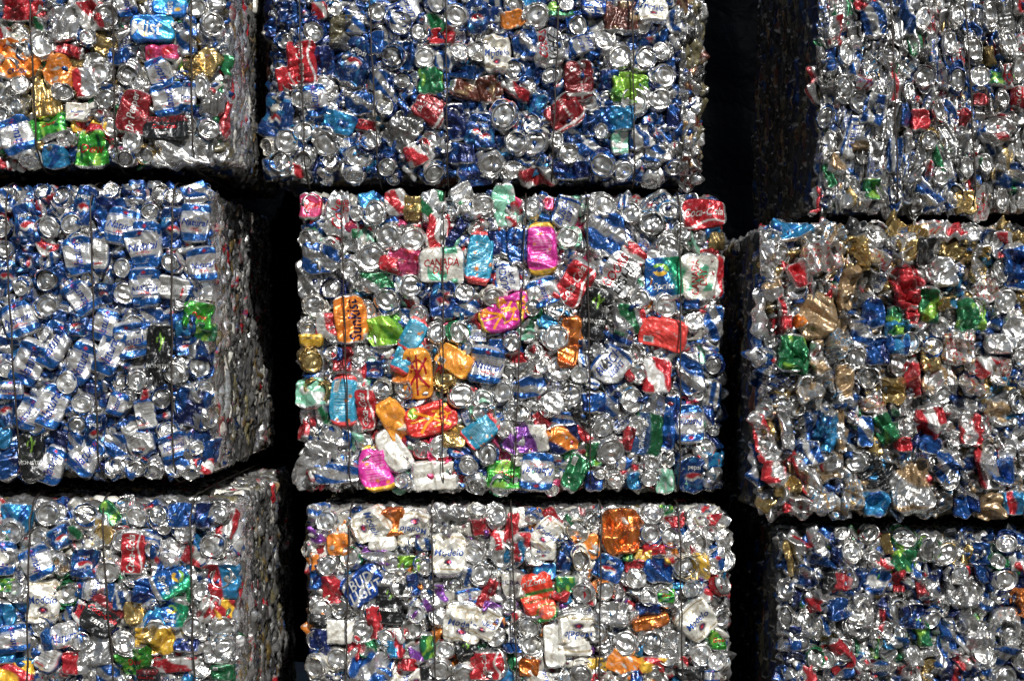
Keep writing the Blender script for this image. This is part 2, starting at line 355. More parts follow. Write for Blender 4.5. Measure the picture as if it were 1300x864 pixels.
# ------------------------------------------------------------------ crumpled sheet surface
class Patch:
    """a crushed can body: width w, length h (metres), pillow thickness th, fold strength k"""
    def __init__(s, w, h, th, k, r, neat=False, fold=0):
        s.w, s.h, s.th = w, h, th
        n = 7; s.lam = r.uniform(.018, .06, n); s.lam[:2] = r.uniform(.05, .09, 2)
        a = r.uniform(0, math.pi, n); s.dx, s.dy = np.cos(a), np.sin(a); s.ph = r.uniform(0, 1, n)
        if fold: a = r.normal(0, .16, n); s.dx, s.dy = np.cos(a), np.sin(a); s.lam = r.uniform(.012, .03, n)
        s.lam2 = r.uniform(.007, .015, 4); a2 = r.uniform(0, math.pi, 4); s.d2 = (np.cos(a2), np.sin(a2)); s.ph2 = r.uniform(0, 6.28, (4, 3))
        s.am2 = s.lam2 * (.10 + .22 * k)
        s.am = s.lam * r.uniform(.35, 1.0, n) * k * .5; s.kx = r.normal(0, 45, (4, 2)); s.kp = r.uniform(0, 6.28, 4)
        s.ec = r.uniform(.01, .06, 4) * (.3 if neat else 1); s.ef = r.uniform(3, 8, 4); s.ep = r.uniform(0, 6.28, 4); s.bend = r.normal(0, .05); s.taper = r.normal(0, .06)
        s.ex = r.choice([4, 6, 10, 14]); s.ep2 = 24 if neat else 16
    def ev(s, a, b):
        edge = np.maximum(np.abs(a), np.abs(b)); ac = np.clip(a, -1, 1); bc = np.clip(b, -1, 1)
        x = a * s.w / 2 * (1 - .20 * np.abs(bc) ** s.ex) * (1 + s.ec[0] * np.sin(s.ef[0] * bc + s.ep[0]) + s.taper * bc) + s.bend * s.w * bc ** 2
        y = b * s.h / 2 * (1 - .12 * np.abs(ac) ** s.ex) * (1 + s.ec[1] * np.sin(s.ef[1] * ac + s.ep[1]))
        wx = x + .006 * np.sin(s.kx[0, 0] * x + s.kx[0, 1] * y + s.kp[0]); wy = y + .006 * np.sin(s.kx[1, 0] * x + s.kx[1, 1] * y + s.kp[1])
        z = np.zeros_like(x); gx = np.zeros_like(x); gy = np.zeros_like(x)
        for i in range(len(s.lam)):
            q = (wx * s.dx[i] + wy * s.dy[i]) / s.lam[i] + s.ph[i]; t = 2 * np.abs(q - np.floor(q + .5)) - .5
            if i >= 4: t = t * np.clip(.5 + np.sin(s.kx[2, 0] * .6 * x + s.kx[2, 1] * .6 * y + i), 0, 1)
            z += s.am[i] * t * 2; gx += t * s.dx[i]; gy += t * s.dy[i]
        for i in range(4):
            q = (wx * s.d2[0][i] + wy * s.d2[1][i]) / s.lam2[i] + s.ph2[i, 0]; t = 2 * np.abs(q - np.floor(q + .5)) - .5
            z += s.am2[i] * t * np.clip(1.6 * np.sin(70 * x + s.ph2[i, 1]) * np.sin(60 * y + s.ph2[i, 2]) - .1, 0, 1)
        e = np.clip(edge, 0, 1)
        z = z * (1 - .35 * e ** 6) + s.th * (1 - e ** s.ep2)
        z = z - .012 * np.clip((edge - .985) / .035, 0, 1.3)
        return np.stack([x + gx * .0012, y + gy * .0012, z], -1)

def patch_geo(p, style, r, res=1.0, marks=True):
    nu = max(9, int(p.w / .0026 * res)); nv = max(9, int(p.h / .0026 * res))
    a = np.concatenate([[-1.03], np.linspace(-1, 1, nu), [1.03]]); b = np.concatenate([[-1.03], np.linspace(-1, 1, nv), [1.03]])
    A, B = np.meshgrid(a, b, indexing='ij'); A = A.ravel(); B = B.ravel()
    V = p.ev(A, B); paint, mk = STY[style]
    col = paint(np.clip((A + 1) / 2, 0, 1), np.clip((B + 1) / 2, 0, 1), r)
    sp = Soup(); sp.add((V, grid_quads(nu + 2, nv + 2), np.zeros((0, 3), int), finish(col)))
    if not marks: return sp.get()
    for m in mk:
        if m == 'bar': decal_bar(sp, p)
        elif m in ('x', 'xr'): decal_x(sp, p, RED if m == 'xr' else YO)
        else:
            word, c, ori, hgt, cu, cv, sh = m
            W, T = word_mesh(word, sh, .012); W = W.copy()
            if ori == 'X': sz = min(hgt * p.h, .9 * p.w / np.ptp(W[:, 0])); X = W[:, 0] * sz; Y = W[:, 1] * sz * 1.1
            else: sz = min(hgt * p.w * 1.3, .84 * p.h / np.ptp(W[:, 0])); Y = W[:, 0] * sz; X = -W[:, 1] * sz * 1.25
            aa = (cu * 2 - 1) + X / (p.w / 2); bb = (cv * 2 - 1) + Y / (p.h / 2)
            P = p.ev(np.clip(aa, -.97, .97), np.clip(bb, -.97, .97)); P[:, 2] += .0009
            sp.add((P, np.zeros((0, 4), int), T, np.tile(c, (len(P), 1))))
    return sp.get()

def decal_quad(sp, p, u0, u1, v0, v1, c, lift):
    n, k = 3, 5; A, B = np.meshgrid(np.linspace(u0, u1, n) * 2 - 1, np.linspace(v0, v1, k) * 2 - 1, indexing='ij')
    P = p.ev(A.ravel(), B.ravel()); P[:, 2] += lift; sp.add((P, grid_quads(n, k), np.zeros((0, 3), int), np.tile(c, (len(P), 1))))
def decal_bar(sp, p):
    for i in range(3): decal_quad(sp, p, .14 + i * .07, .14 + (i + 1) * .07, .66, .88, WHT, .0008)
    x = .155
    for i, wd in enumerate((.012, .008, .018, .008, .012, .008, .016)): decal_quad(sp, p, x, x + wd, .685, .855, BLK, .0016); x += wd + .013
def stroke(sp, p, pts, wd, c):
    pts = np.array(pts, float); q = []
    for i in range(len(pts) - 1):
        for t in np.linspace(0, 1, 5, endpoint=False): q.append(pts[i] * (1 - t) + pts[i + 1] * t)
    q.append(pts[-1]); q = np.array(q)
    for _ in range(3): q[1:-1] = (q[:-2] + 2 * q[1:-1] + q[2:]) / 4
    asp = p.h / p.w; d = np.gradient(q, axis=0); d[:, 1] *= asp; nn = np.stack([-d[:, 1], d[:, 0]], 1); nn /= np.linalg.norm(nn, axis=1)[:, None] + 1e-9
    nn[:, 1] /= asp; L = q + nn * wd; R_ = q - nn * wd; st = np.stack([R_, L], 1).reshape(-1, 2) * 2 - 1
    P = p.ev(np.clip(st[:, 0], -.97, .97), np.clip(st[:, 1], -.97, .97)); P[:, 2] += .0011
    i = np.arange(len(q) - 1) * 2; Q = np.stack([i, i + 2, i + 3, i + 1], 1); sp.add((P, Q, np.zeros((0, 3), int), np.tile(c, (len(P), 1))))
def decal_x(sp, p, c):
    stroke(sp, p, [(.16, .2), (.4, .45), (.6, .6), (.86, .84)], .04, c)
    stroke(sp, p, [(.2, .86), (.45, .6), (.6, .42), (.88, .24)], .04, c)
    stroke(sp, p, [(.5, .1), (.48, .4), (.52, .9)], .03, c)
    stroke(sp, p, [(.3, .55), (.36, .76), (.55, .82), (.74, .7), (.78, .5)], .028, c)

# ------------------------------------------------------------------ lids and bases
def lid_geo(R, kind, r, sx=1.0, crush=1.0, na=44, tint=None):
    """kind: base (domed can bottom), lid (panel with tab), open (lid with a black mouth)"""
    if kind == 'base':
        prof = [(1.26, -.011), (1.18, -.0055), (1.08, -.003), (1.03, -.001), (.98, 0), (.93, -.0002), (.88, -.0026), (.81, -.0068)] + \
               [(x, -.0068 + .0030 * math.sin((.81 - x) / .81 * math.pi) - .004 * (1 - x / .81)) for x in (.75, .65, .54, .43, .32, .21, .11, .01)]
    else:
        prof = [(1.12, -.012), (1.07, -.006), (1.04, -.0012), (1.0, 0), (.94, .0002), (.90, -.0012), (.85, -.0048), (.81, -.0060), (.77, -.0056), (.73, -.0026)] + \
               [(x, -.0021) for x in (.68, .62, .54, .46, .38, .30, .22, .14, .01)]
    rr = np.array([q[0] for q in prof]) * R; zz = np.array([q[1] for q in prof])
    th = np.linspace(0, 2 * math.pi, na, endpoint=False)
    RR, TH = np.meshgrid(rr, th, indexing='ij'); ZZ = np.repeat(zz[:, None], na, 1)
    x = (RR * np.cos(TH)).ravel(); y = (RR * np.sin(TH)).ravel(); z = ZZ.ravel().copy()
    al = np.array([.66, .66, .65, .9]) if tint is None else tint
    col = np.tile(al, (len(x), 1)); u = x / R; v = y / R
    if kind != 'base':
        e = np.hypot(u / .17, (v + .12) / .36); tab = np.clip((1.15 - e) * 5, 0, 1) * (1 - .7 * np.clip((.55 - np.hypot(u / .17, (v + .28) / .22)) * 4, 0, 1)); z += tab * .0022
        z += .0012 * np.clip(1 - np.abs(np.hypot(u / .30, (v - .36) / .30) - 1) * 5, 0, 1)
        if kind == 'open':
            mth = np.clip((1 - np.hypot(u / .28, (v - .36) / .28)) * 6, 0, 1); z -= mth * .006; col = mixc(col, mth, C(.01, .01, .01, .1))
    # dents
    k = crush
    for i in range(3 if k > .3 else 1):
        a = r.uniform(0, 6.28); lam = r.uniform(.016, .045); q = (x * math.cos(a) + y * math.sin(a)) / lam + r.uniform(0, 1)
        tri = 2 * np.abs(q - np.floor(q + .5)) - .5; inner = np.clip(1.05 - np.hypot(u, v), 0, .5) * 2
        z += lam * .07 * k * tri * (.25 + .75 * inner)
    a = r.uniform(0, 6.28); z += -np.abs(x * math.cos(a) + y * math.sin(a) + r.uniform(-.6, .6) * R) * r.uniform(0, .35) * k * (r.random() < .4)
    ang = r.uniform(0, 6.28); ca, sa = math.cos(ang), math.sin(ang); x, y = x * ca - y * sa, x * sa + y * ca
    x = x * sx; f = 1 + .05 * k * np.sin(2 * np.arctan2(y, x) + r.uniform(0, 6)); x *= f; y *= f
    return (np.stack([x, y, z], 1), polar_quads(len(rr), na)[:, ::-1] if False else polar_quads(len(rr), na), np.zeros((0, 3), int), col)

def collar_geo(R, style, r, sx=1.0, na=52):
    """crushed body folded like an accordion round a can end"""
    nr = 11; th = np.linspace(0, 2 * math.pi, na, endpoint=False); off = r.uniform(0, 6.28)
    out = R * (1.14 + .10 * np.sin(th * 2 + off) + .42 * np.clip(np.cos(th - off * 1.7), 0, 1) ** 1.5 + .06 * np.sin(th * 5 + off * 3) + .03 * np.sin(th * 11 + off))
    t = np.linspace(0, 1, nr)[:, None]; rad = R * .93 + (out[None, :] - R * .93) * t
    folds = r.integers(2, 4); z = -.003 - .009 * t + .0042 * np.sin(t * math.pi * 2 * folds * .55 + .8 * np.sin(th * 3 + off)[None, :]) + .003 * np.sin(th * 13 + off * 2 + t * 4)[None, :].reshape(nr, na) * t
    z = z - .018 * np.clip((t - .86) / .14, 0, 1) ** 1.5
    x = (rad * np.cos(th)[None, :]).ravel() * sx; y = (rad * np.sin(th)[None, :]).ravel(); z = z.ravel()
    for i in range(4):
        a = r.uniform(0, 6.28); lam = r.uniform(.015, .04); q = (x * math.cos(a) + y * math.sin(a)) / lam + r.uniform(0, 1); z += lam * .16 * (2 * np.abs(q - np.floor(q + .5)) - .5)
    u = (np.repeat(th[None, :], nr, 0) / 6.283 * 1.6 % 1).ravel(); v = np.repeat(.08 + .5 * t, na, 1).ravel()
    col = STY[style][0](u, v, r)
    V = np.stack([x, y, z], 1); Q = polar_quads(nr, na)[:, ::-1]
    return (V, Q, np.zeros((0, 3), int), finish(col))

# ------------------------------------------------------------------ the nine bales
# photo pixels: x0, x1, z-top, z-bottom of the front, front offset, edge radius
CROP = {'a': (0, 0, 3.714), 'b': (320, 0, 3.6), 'c': (610, 0, 3.6), 'd': (900, 0, 3.085),
        'e': (0, 220, 4.32), 'f': (170, 220, 4.32), 'g': (0, 410, 4.115), 'h': (170, 410, 4.115), 'i': (0, 590, 3.154),
        'j': (370, 620, 3.541), 'k': (650, 620, 3.54), 'l': (930, 260, 3.5135), 'm': (930, 450, 3.5135), 'n': (930, 650, 3.5135),
        'p': (370, 230, 4.1138), 'q': (650, 230, 4.1138), 'r': (370, 430, 4.1138), 's': (650, 430, 4.1138)}
def parse_f(txt):
    out = []
    for ln in txt.strip().split('\n'):
        cr, rest = ln.split(':', 1); ox, oy, sc = CROP[cr.strip()]
        for it in rest.split(';'):
            f = it.split()
            if len(f) < 6: continue
            out.append((ox + float(f[0]) / sc, oy + float(f[1]) / sc, float(f[2]) / sc, float(f[3]) / sc, float(f[4]), f[5]))
    return out
def parse_l(txt):
    out = []
    for ln in txt.strip().split('\n'):
        cr, rest = ln.split(':', 1); ox, oy, sc = CROP[cr.strip()]
        for it in rest.split(';'):
            f = it.split()
            if len(f) < 3: continue
            out.append((ox + float(f[0]) / sc, oy + float(f[1]) / sc, float(f[2]) / sc, float(f[3]) if len(f) > 3 else 1.0, f[4] if len(f) > 4 else ''))
    return out

DATA = {}
DATA['MC'] = dict(rect=(379, 921, 243, 626), yf=.15, rad=.035,
 label="bale in the middle of the stack with pink, teal and yellow cans on its face",
 pal="silver silver sc white white sc redwhite silred pink bluesil bluewht blue sky greensil silver mint silver nat busch silver grey navy",
 wires=(440, 563, 660, 747, 862), crush=.20, squash=1, depth=1.1,
 feats="""
p: 240 170 130 230 -3 diet; 400 90 100 90 20 sky; 540 110 110 140 10 redwhite; 628 140 95 130 0 gold; 735 130 120 170 5 greensil; 765 260 110 190 -10 redwhite; 785 440 180 235 -88 ginger; 985 395 130 270 -7 teal; 1175 330 100 220 0 blue; 1120 500 130 160 10 busch; 790 620 130 200 -8 pepsi; 1095 705 150 225 -68 magx; 310 720 165 250 8 sun; 490 780 180 170 10 lime; 640 800 110 180 -28 teal; 150 400 190 170 0 bluesil; 190 750 130 140 0 redwhite; 520 440 120 90 -20 red; 600 390 70 200 80 pink; 860 270 60 200 -35 navy; 900 660 150 90 0 bluesil; 600 455 110 90 0 pink; 100 130 110 140 0 pink; 430 530 200 110 0 greensil; 1150 210 60 70 10 redwhite; 100 830 120 70 0 yellow
q: 155 350 150 265 2 mag; 1000 172 150 235 -86 colah; 280 160 130 170 -20 busch; 490 280 200 230 10 bluesil; 330 540 150 250 -32 cola; 790 490 190 260 3 sprite; 560 490 190 220 -35 coors; 160 580 160 150 20 nat; 435 690 150 270 -8 mon; 785 795 150 240 78 redbar; 975 500 180 240 0 ginger; 1080 500 70 230 -4 redwhite; 1055 740 100 190 -10 bluesil; 320 790 100 160 10 orgfoil; 20 660 140 170 -70 magx; 40 340 90 200 0 blue; 640 380 90 150 40 redwhite; 1030 390 110 80 0 red; 940 640 80 60 0 blue; 600 720 130 170 10 greensil; 740 590 70 160 -12 orange; 670 700 60 150 15 silred; 1085 310 80 100 0 gold; 560 820 140 90 0 bluesil
r: 660 185 150 260 3 yox; 850 110 130 190 58 yobar; 1025 140 170 190 -10 natx; 265 320 135 260 -2 tealbar; 390 365 105 230 5 cola; 545 430 130 235 32 yo; 730 415 160 265 -74 redx; 430 670 160 240 8 mag; 530 580 130 240 32 white; 750 712 150 240 92 white; 990 480 130 190 -50 teal; 850 510 130 120 0 gold; 1110 710 175 160 -5 dew; 600 80 110 200 -28 teal; 430 160 90 90 0 pepsi; 90 280 150 160 0 mint; 1165 545 100 110 -30 purple; 240 700 230 110 5 bluesil; 40 470 60 130 30 red; 265 110 110 150 0 red; 570 190 90 90 0 orange; 870 590 120 80 -20 pepsi; 250 500 120 120 0 bluesil; 1080 40 100 80 0 blue; 580 450 60 60 0 white; 150 370 60 180 10 greensil; 160 580 170 100 0 silver
s: 90 520 190 150 5 pursil; 160 450 70 160 28 red; 135 690 170 200 176 natx; 330 700 110 200 -26 greenbar; 520 130 170 200 -40 busch; 765 190 140 190 -2 redwhite; 930 180 130 220 12 bluesil; 710 500 150 240 -8 grntext; 925 440 150 200 184 natx; 825 440 75 300 -8 blue; 950 710 175 190 5 pepsi; 270 520 160 150 10 orgblue; 430 330 120 110 0 blue; 90 250 170 120 20 bluesil; 290 60 110 170 0 orgfoil; 370 80 60 160 0 bluewht; 600 180 50 110 40 red; 290 420 180 80 0 bluesil; 370 400 80 160 35 black; 520 330 80 160 0 bluesil; 640 740 80 100 0 sky; 430 600 80 140 0 green; 430 740 90 110 0 navy; 800 740 90 140 0 mint; 1060 300 70 160 -10 bluewht; 610 520 60 140 -15 red""",
 lids="""
p: 105 115 48; 70 305 50; 205 350 52; 300 450 54; 415 400 72; 505 290 62; 635 305 62; 435 160 58; 625 545 58; 500 620 60; 210 560 54; 120 650 58; 90 770 45; 765 790 50; 880 790 56; 1055 610 58 .9; 1005 125 54 1 lid; 905 580 52; 655 690 42; 230 800 42
q: 100 135 46; 480 125 60; 618 160 54; 820 150 55 .85; 730 225 62; 888 270 54; 295 295 58 .9; 225 660 54; 110 660 46; 232 815 64; 665 615 52; 805 650 62; 950 730 50; 525 690 48; 975 300 30; 820 340 60 1 half
r: 110 120 55 1 gold; 128 272 62 1 goldhalf; 205 70 40; 470 265 52; 585 260 52 .85; 800 205 54 1 gold; 890 290 64; 1000 310 54; 1105 275 54; 1010 385 60; 1120 465 52; 685 580 48; 785 560 68; 1025 600 54; 925 660 54; 960 775 54; 1090 765 55; 215 490 48; 910 40 42; 1150 20 45; 1160 380 42; 575 740 40; 355 80 44; 560 650 50 1 half
s: 120 70 46; 250 150 56; 350 185 48; 620 75 55; 215 330 60; 305 290 58; 40 385 50; 625 320 64; 475 460 54; 520 580 66; 650 455 48 .8; 1010 570 54; 730 650 42; 715 725 44; 540 740 42; 1050 140 46; 1050 480 30; 460 700 34; 210 790 40""")
DATA['TL'] = dict(rect=(-235, 292, -170, 214), yf=-.12, rad=.05,
 label="top left bale with maroon, orange and green cans and a jagged right edge",
 pal="silver silver silver white silred redwhite bluesil bluewht blue navy greensil gold silver grey silver olive silgold green",
 wires=(-150, -60, 44, 148, 246), crush=.26, squash=1, depth=1.0,
 feats="""
a: 120 50 180 110 0 red; 330 110 180 160 10 silver; 425 80 110 160 20 redwhite; 725 135 125 195 -88 mist; 800 35 160 80 0 mist; 600 25 90 120 10 nat; 90 280 200 190 0 crush; 290 340 150 160 -25 orange; 330 240 60 130 75 red; 220 470 130 160 10 gold; 630 530 140 210 -10 drp; 780 605 210 115 2 zero; 820 710 210 150 2 light; 755 345 110 150 20 nat; 800 470 160 160 12 nat; 430 700 150 180 0 dew; 230 590 170 120 15 dew; 420 595 160 70 5 yelred; 250 740 120 120 0 sky; 760 250 150 80 0 pink; 980 280 110 120 -40 gold; 80 640 150 180 20 nat; 60 790 110 60 0 redwhite; 370 530 110 90 0 mod; 560 270 100 90 0 blue; 20 180 60 100 0 redwhite; 400 390 110 140 10 silred; 180 130 60 90 0 greensil; 890 460 70 150 -5 natx; 870 200 90 130 0 bluesil; 1070 560 50 190 -15 red; 900 130 60 100 10 bluesil; 1090 300 60 120 0 greensil; 1000 480 120 120 0 silver""",
 lids="""
a: 205 215 62; 120 245 48 .8; 45 325 46; 465 355 54; 505 85 60; 605 360 50; 655 395 38 1 lid; 65 505 46; 310 440 42; 310 655 45; 130 755 48; 620 665 50; 590 745 44; 1005 115 52; 930 35 42; 1185 80 42; 950 410 50 .7; 100 400 45; 500 470 46; 985 610 50; 900 590 42 .7; 10 550 45; 520 600 50 .7; 420 180 40; 240 180 30""")
DATA['TC'] = dict(rect=(333, 898, -160, 235), yf=.145, rad=.06,
 label="top centre bale of mostly blue and silver cans with maroon patches",
 pal="silver blue blue bluesil bluesil bluewht navy navy sky silver white bud pepsi pepsi nat busch blue bluewht bluesil silver",
 wires=(383, 472, 567, 708, 802), crush=.26, squash=1, depth=1.1,
 feats="""
b: 230 290 130 210 3 cola; 155 360 90 120 10 cokeblank; 290 460 100 150 10 nat; 470 280 150 220 -25 pepsi; 400 560 150 110 -15 sky; 820 500 120 170 60 drps; 690 590 140 190 -38 grey; 1000 420 70 180 75 brown; 1040 600 130 170 -15 pepsi; 1030 80 100 160 0 pepsi; 820 370 110 130 0 green; 835 110 100 90 0 greensil; 690 50 150 110 20 busch; 760 700 130 110 25 redwhite; 410 150 110 160 0 olive; 170 60 110 120 0 blue; 600 380 130 110 -20 bluesil; 930 560 90 170 10 navy; 310 50 70 90 0 redwhite; 870 170 110 80 0 red; 880 260 90 120 10 bluewht; 960 330 120 70 -10 blue; 710 260 80 140 5 blue; 330 280 90 140 5 navy; 490 470 130 110 0 bluesil; 510 570 100 50 -10 red; 470 100 90 110 0 bluesil; 560 200 90 120 5 blue; 170 770 120 60 -20 redwhite; 960 700 120 100 0 navy; 60 770 90 110 0 bluesil
c: 310 220 140 170 5 coors; 640 75 150 150 0 brown; 150 90 110 80 15 orange; 450 370 130 190 3 drps; 385 520 160 150 35 drps; 50 410 110 130 10 brown; 370 50 120 80 0 green; 75 250 120 170 0 mod; 690 400 170 160 0 lime; 790 40 130 130 0 mod; 885 100 80 110 0 bluewht; 470 200 140 90 20 busch; 170 420 120 60 -30 redwhite; 620 540 160 120 0 sky; 20 620 90 130 0 pepsi; 270 810 190 90 0 redwhite; 640 650 80 120 0 mint; 520 30 110 90 0 bud; 260 480 60 110 -25 sky; 400 780 180 90 0 navy; 740 620 120 120 10 bluewht; 590 370 90 110 0 navy; 880 530 60 120 0 blue; 800 700 100 80 0 bluesil; 510 560 90 130 0 blue; 200 200 110 150 0 bluesil""",
 lids="""
b: 280 150 52; 155 190 42; 160 645 56; 235 600 46; 335 660 58; 485 715 56; 465 805 46; 615 765 45; 230 740 46; 335 390 42; 680 110 56; 935 75 50; 640 265 50; 845 20 46; 790 265 46; 1035 240 50; 910 545 50 .8; 815 645 44; 830 790 48 1 lid; 690 370 40; 65 670 42; 130 735 52 .9; 360 490 36; 950 240 46; 770 150 40; 570 60 46; 540 640 50
c: 105 530 60; 148 325 48 1 lid; 447 120 48; 260 80 52; 640 260 54; 755 265 50; 825 235 42; 700 465 62; 820 455 50; 845 350 50; 245 655 58; 160 650 50; 405 705 45; 555 755 54; 50 755 54; 155 775 40; 655 780 44; 235 570 50 .8; 390 20 40; 570 180 50; 150 30 48; 730 110 52; 320 350 40; 780 835 48; 550 600 42 .7; 885 770 36; 350 640 40 .7""")
E_ = ['olive', 'olive', 'grey', 'tan', 'grey', 'silver', 'black', 'brown']
DATA['TC']['edge'] = [(868, E_, -140, 232), (877, E_, -140, 225), (886, E_, -140, 225), (895, E_, -140, 225)]
DATA['TR'] = dict(rect=(1032, 1590, -120, 273), yf=0, rad=.04,
 label="top right bale of narrow silver cans pressed upright and edge on",
 pal="silver silver grey silver silver grey silver bluesil bluewht bluesil silver grey bluesil silver greensil silver busch grey silgold blue silred nat",
 wires=(1130, 1225, 1330, 1430, 1520), crush=.5, squash=.5, depth=1.1,
 feats="""
d: 650 80 95 140 10 bluewht; 1210 390 60 100 0 cola; 650 430 95 120 -20 bluewht; 1085 220 60 80 10 gold; 505 640 70 90 -15 tan; 1010 790 80 90 0 gold; 1125 310 60 60 0 green; 640 740 60 90 0 green; 1003 460 32 80 0 red; 770 450 32 100 0 blue; 1190 690 110 110 0 bluesil; 600 15 60 60 0 red; 770 60 50 160 4 bluesil; 495 120 50 130 -5 silred; 830 470 70 90 0 red; 1140 500 120 110 0 silred; 1220 20 60 80 0 silred; 480 240 40 120 0 blue; 410 330 30 150 4 silred; 405 780 30 120 0 silred; 1060 390 50 50 0 red; 590 590 60 110 10 tan; 1130 250 40 70 -20 blue; 370 430 30 100 0 green""",
 lids="""
d: 715 210 48 .9; 1030 190 58 .66; 1170 175 58 .6; 970 320 55 .6; 1060 300 54 .8; 840 305 50 .72; 470 560 56 .55; 455 460 52 .6; 530 340 58 .6; 965 770 52 .72; 540 210 56 .55; 1210 270 58 .5; 835 75 56 .6; 970 60 46 .6; 730 760 50 .55; 1130 500 60 .95; 820 800 48 .6; 590 400 52 .7; 860 550 44 .8; 860 10 40 .6; 1100 60 56 .5; 1010 660 46 .6; 700 130 40 .8; 940 170 50 .55; 600 610 44 .6; 1080 640 46 .6; 910 690 40 .8; 570 740 50 .5; 640 320 44 .5; 1150 780 46 .6; 780 360 44 .5; 900 440 46 .5""")
DATA['ML'] = dict(rect=(-270, 270, 231, 612), yf=-.12, rad=.05,
 label="left bale in the middle row, nearly all blue and silver cans with italic lettering",
 pal="nat nat natx nat bluesil blue blunat nat pepsi natx natx bluesil blue navy natx pepsi",
 wires=(-180, -80, 20, 124, 222), crush=.20, squash=1, depth=1.1,
 feats="""
e: 150 280 130 240 12 pepsi; 460 180 110 230 -12 pepsi; 670 290 170 200 -12 natx; 790 400 180 190 8 natx; 430 450 150 210 10 nat; 110 800 170 200 20 natx; 800 640 160 190 5 natx; 160 490 110 150 88 pepsi; 555 440 90 200 0 back; 450 680 130 200 35 nat; 580 220 140 210 20 navy; 250 400 100 110 30 redwhite; 40 560 110 180 0 pepsi; 30 150 90 140 0 bluesil; 580 830 120 180 -15 nat; 430 830 110 130 0 pepsi; 330 830 80 170 0 blue; 740 90 90 130 0 pepsi; 570 660 110 120 0 pepsi; 215 190 50 100 10 silred
f: 335 270 150 210 -3 natx; 70 390 150 260 0 natx; 375 500 150 190 8 natx; 70 620 150 200 4 natx; 210 300 125 240 0 pepsi; 220 630 130 200 80 back; 350 780 160 160 -10 dew; 320 90 140 140 20 bluesil; 300 830 90 110 0 pepsi; 20 80 70 90 0 bluesil; 400 640 70 120 0 silver; 100 800 130 130 0 bluesil
g: 280 110 150 240 -28 nat; 160 210 150 240 -25 nat; 430 210 130 230 -25 nat; 580 150 130 240 -22 nat; 690 90 160 190 12 natx; 270 430 150 230 -25 nat; 150 470 120 170 -25 nat; 450 690 150 200 -40 nat; 270 740 120 200 -20 nat; 720 600 140 220 24 back; 500 570 110 200 0 pepsi; 30 450 120 200 15 pepsi; 420 40 170 100 0 pepsi; 165 690 130 250 5 mon; 20 600 80 120 0 sky; 40 730 140 160 20 blue; 390 620 90 110 0 bluesil; 600 640 120 130 0 bluesil; 100 60 100 120 0 bluesil; 60 350 120 100 0 natx; 620 420 100 130 -20 nat; 640 760 120 120 0 bluesil; 760 400 60 120 0 silred
h: 135 170 130 330 -3 mon; 295 440 170 210 -12 navy; 430 670 110 150 0 blue; 210 640 150 130 20 natx; 220 730 130 120 25 bluesil; 300 720 100 120 -15 bluesil; 270 120 110 110 0 pepsi; 60 480 110 160 10 back; 40 620 110 120 0 back; 370 750 110 90 0 redwhite; 380 50 130 100 0 green; 30 60 110 120 0 nat; 260 30 90 100 0 sky""",
 lids="""
e: 225 100 46; 335 120 54; 605 100 50 .9 lid; 10 305 54; 278 297 60; 395 280 58; 262 590 64; 675 520 52 1 lid; 688 660 64; 120 630 46; 265 730 60; 430 370 44; 480 580 46 .8; 740 830 60; 30 420 46; 40 110 40; 700 60 44
f: 145 110 48 1 lid; 215 125 52 1 lid; 90 210 50 1 lid; 200 490 52 1 lid; 400 90 50 .6; 20 830 50; 100 30 40; 270 690 46
g: 355 310 60; 435 420 54; 725 300 52 1 lid; 655 405 50 1 lid; 40 240 46; 190 530 52; 590 745 48; 725 750 46; 670 740 44; 150 800 46 1 half; 410 530 46; 230 60 40
h: 215 260 60; 345 225 62; 365 350 58; 150 395 56; 395 490 60; 180 560 52; 25 300 54; 95 775 50 1 lid; 10 760 46; 330 650 40; 290 780 44""")
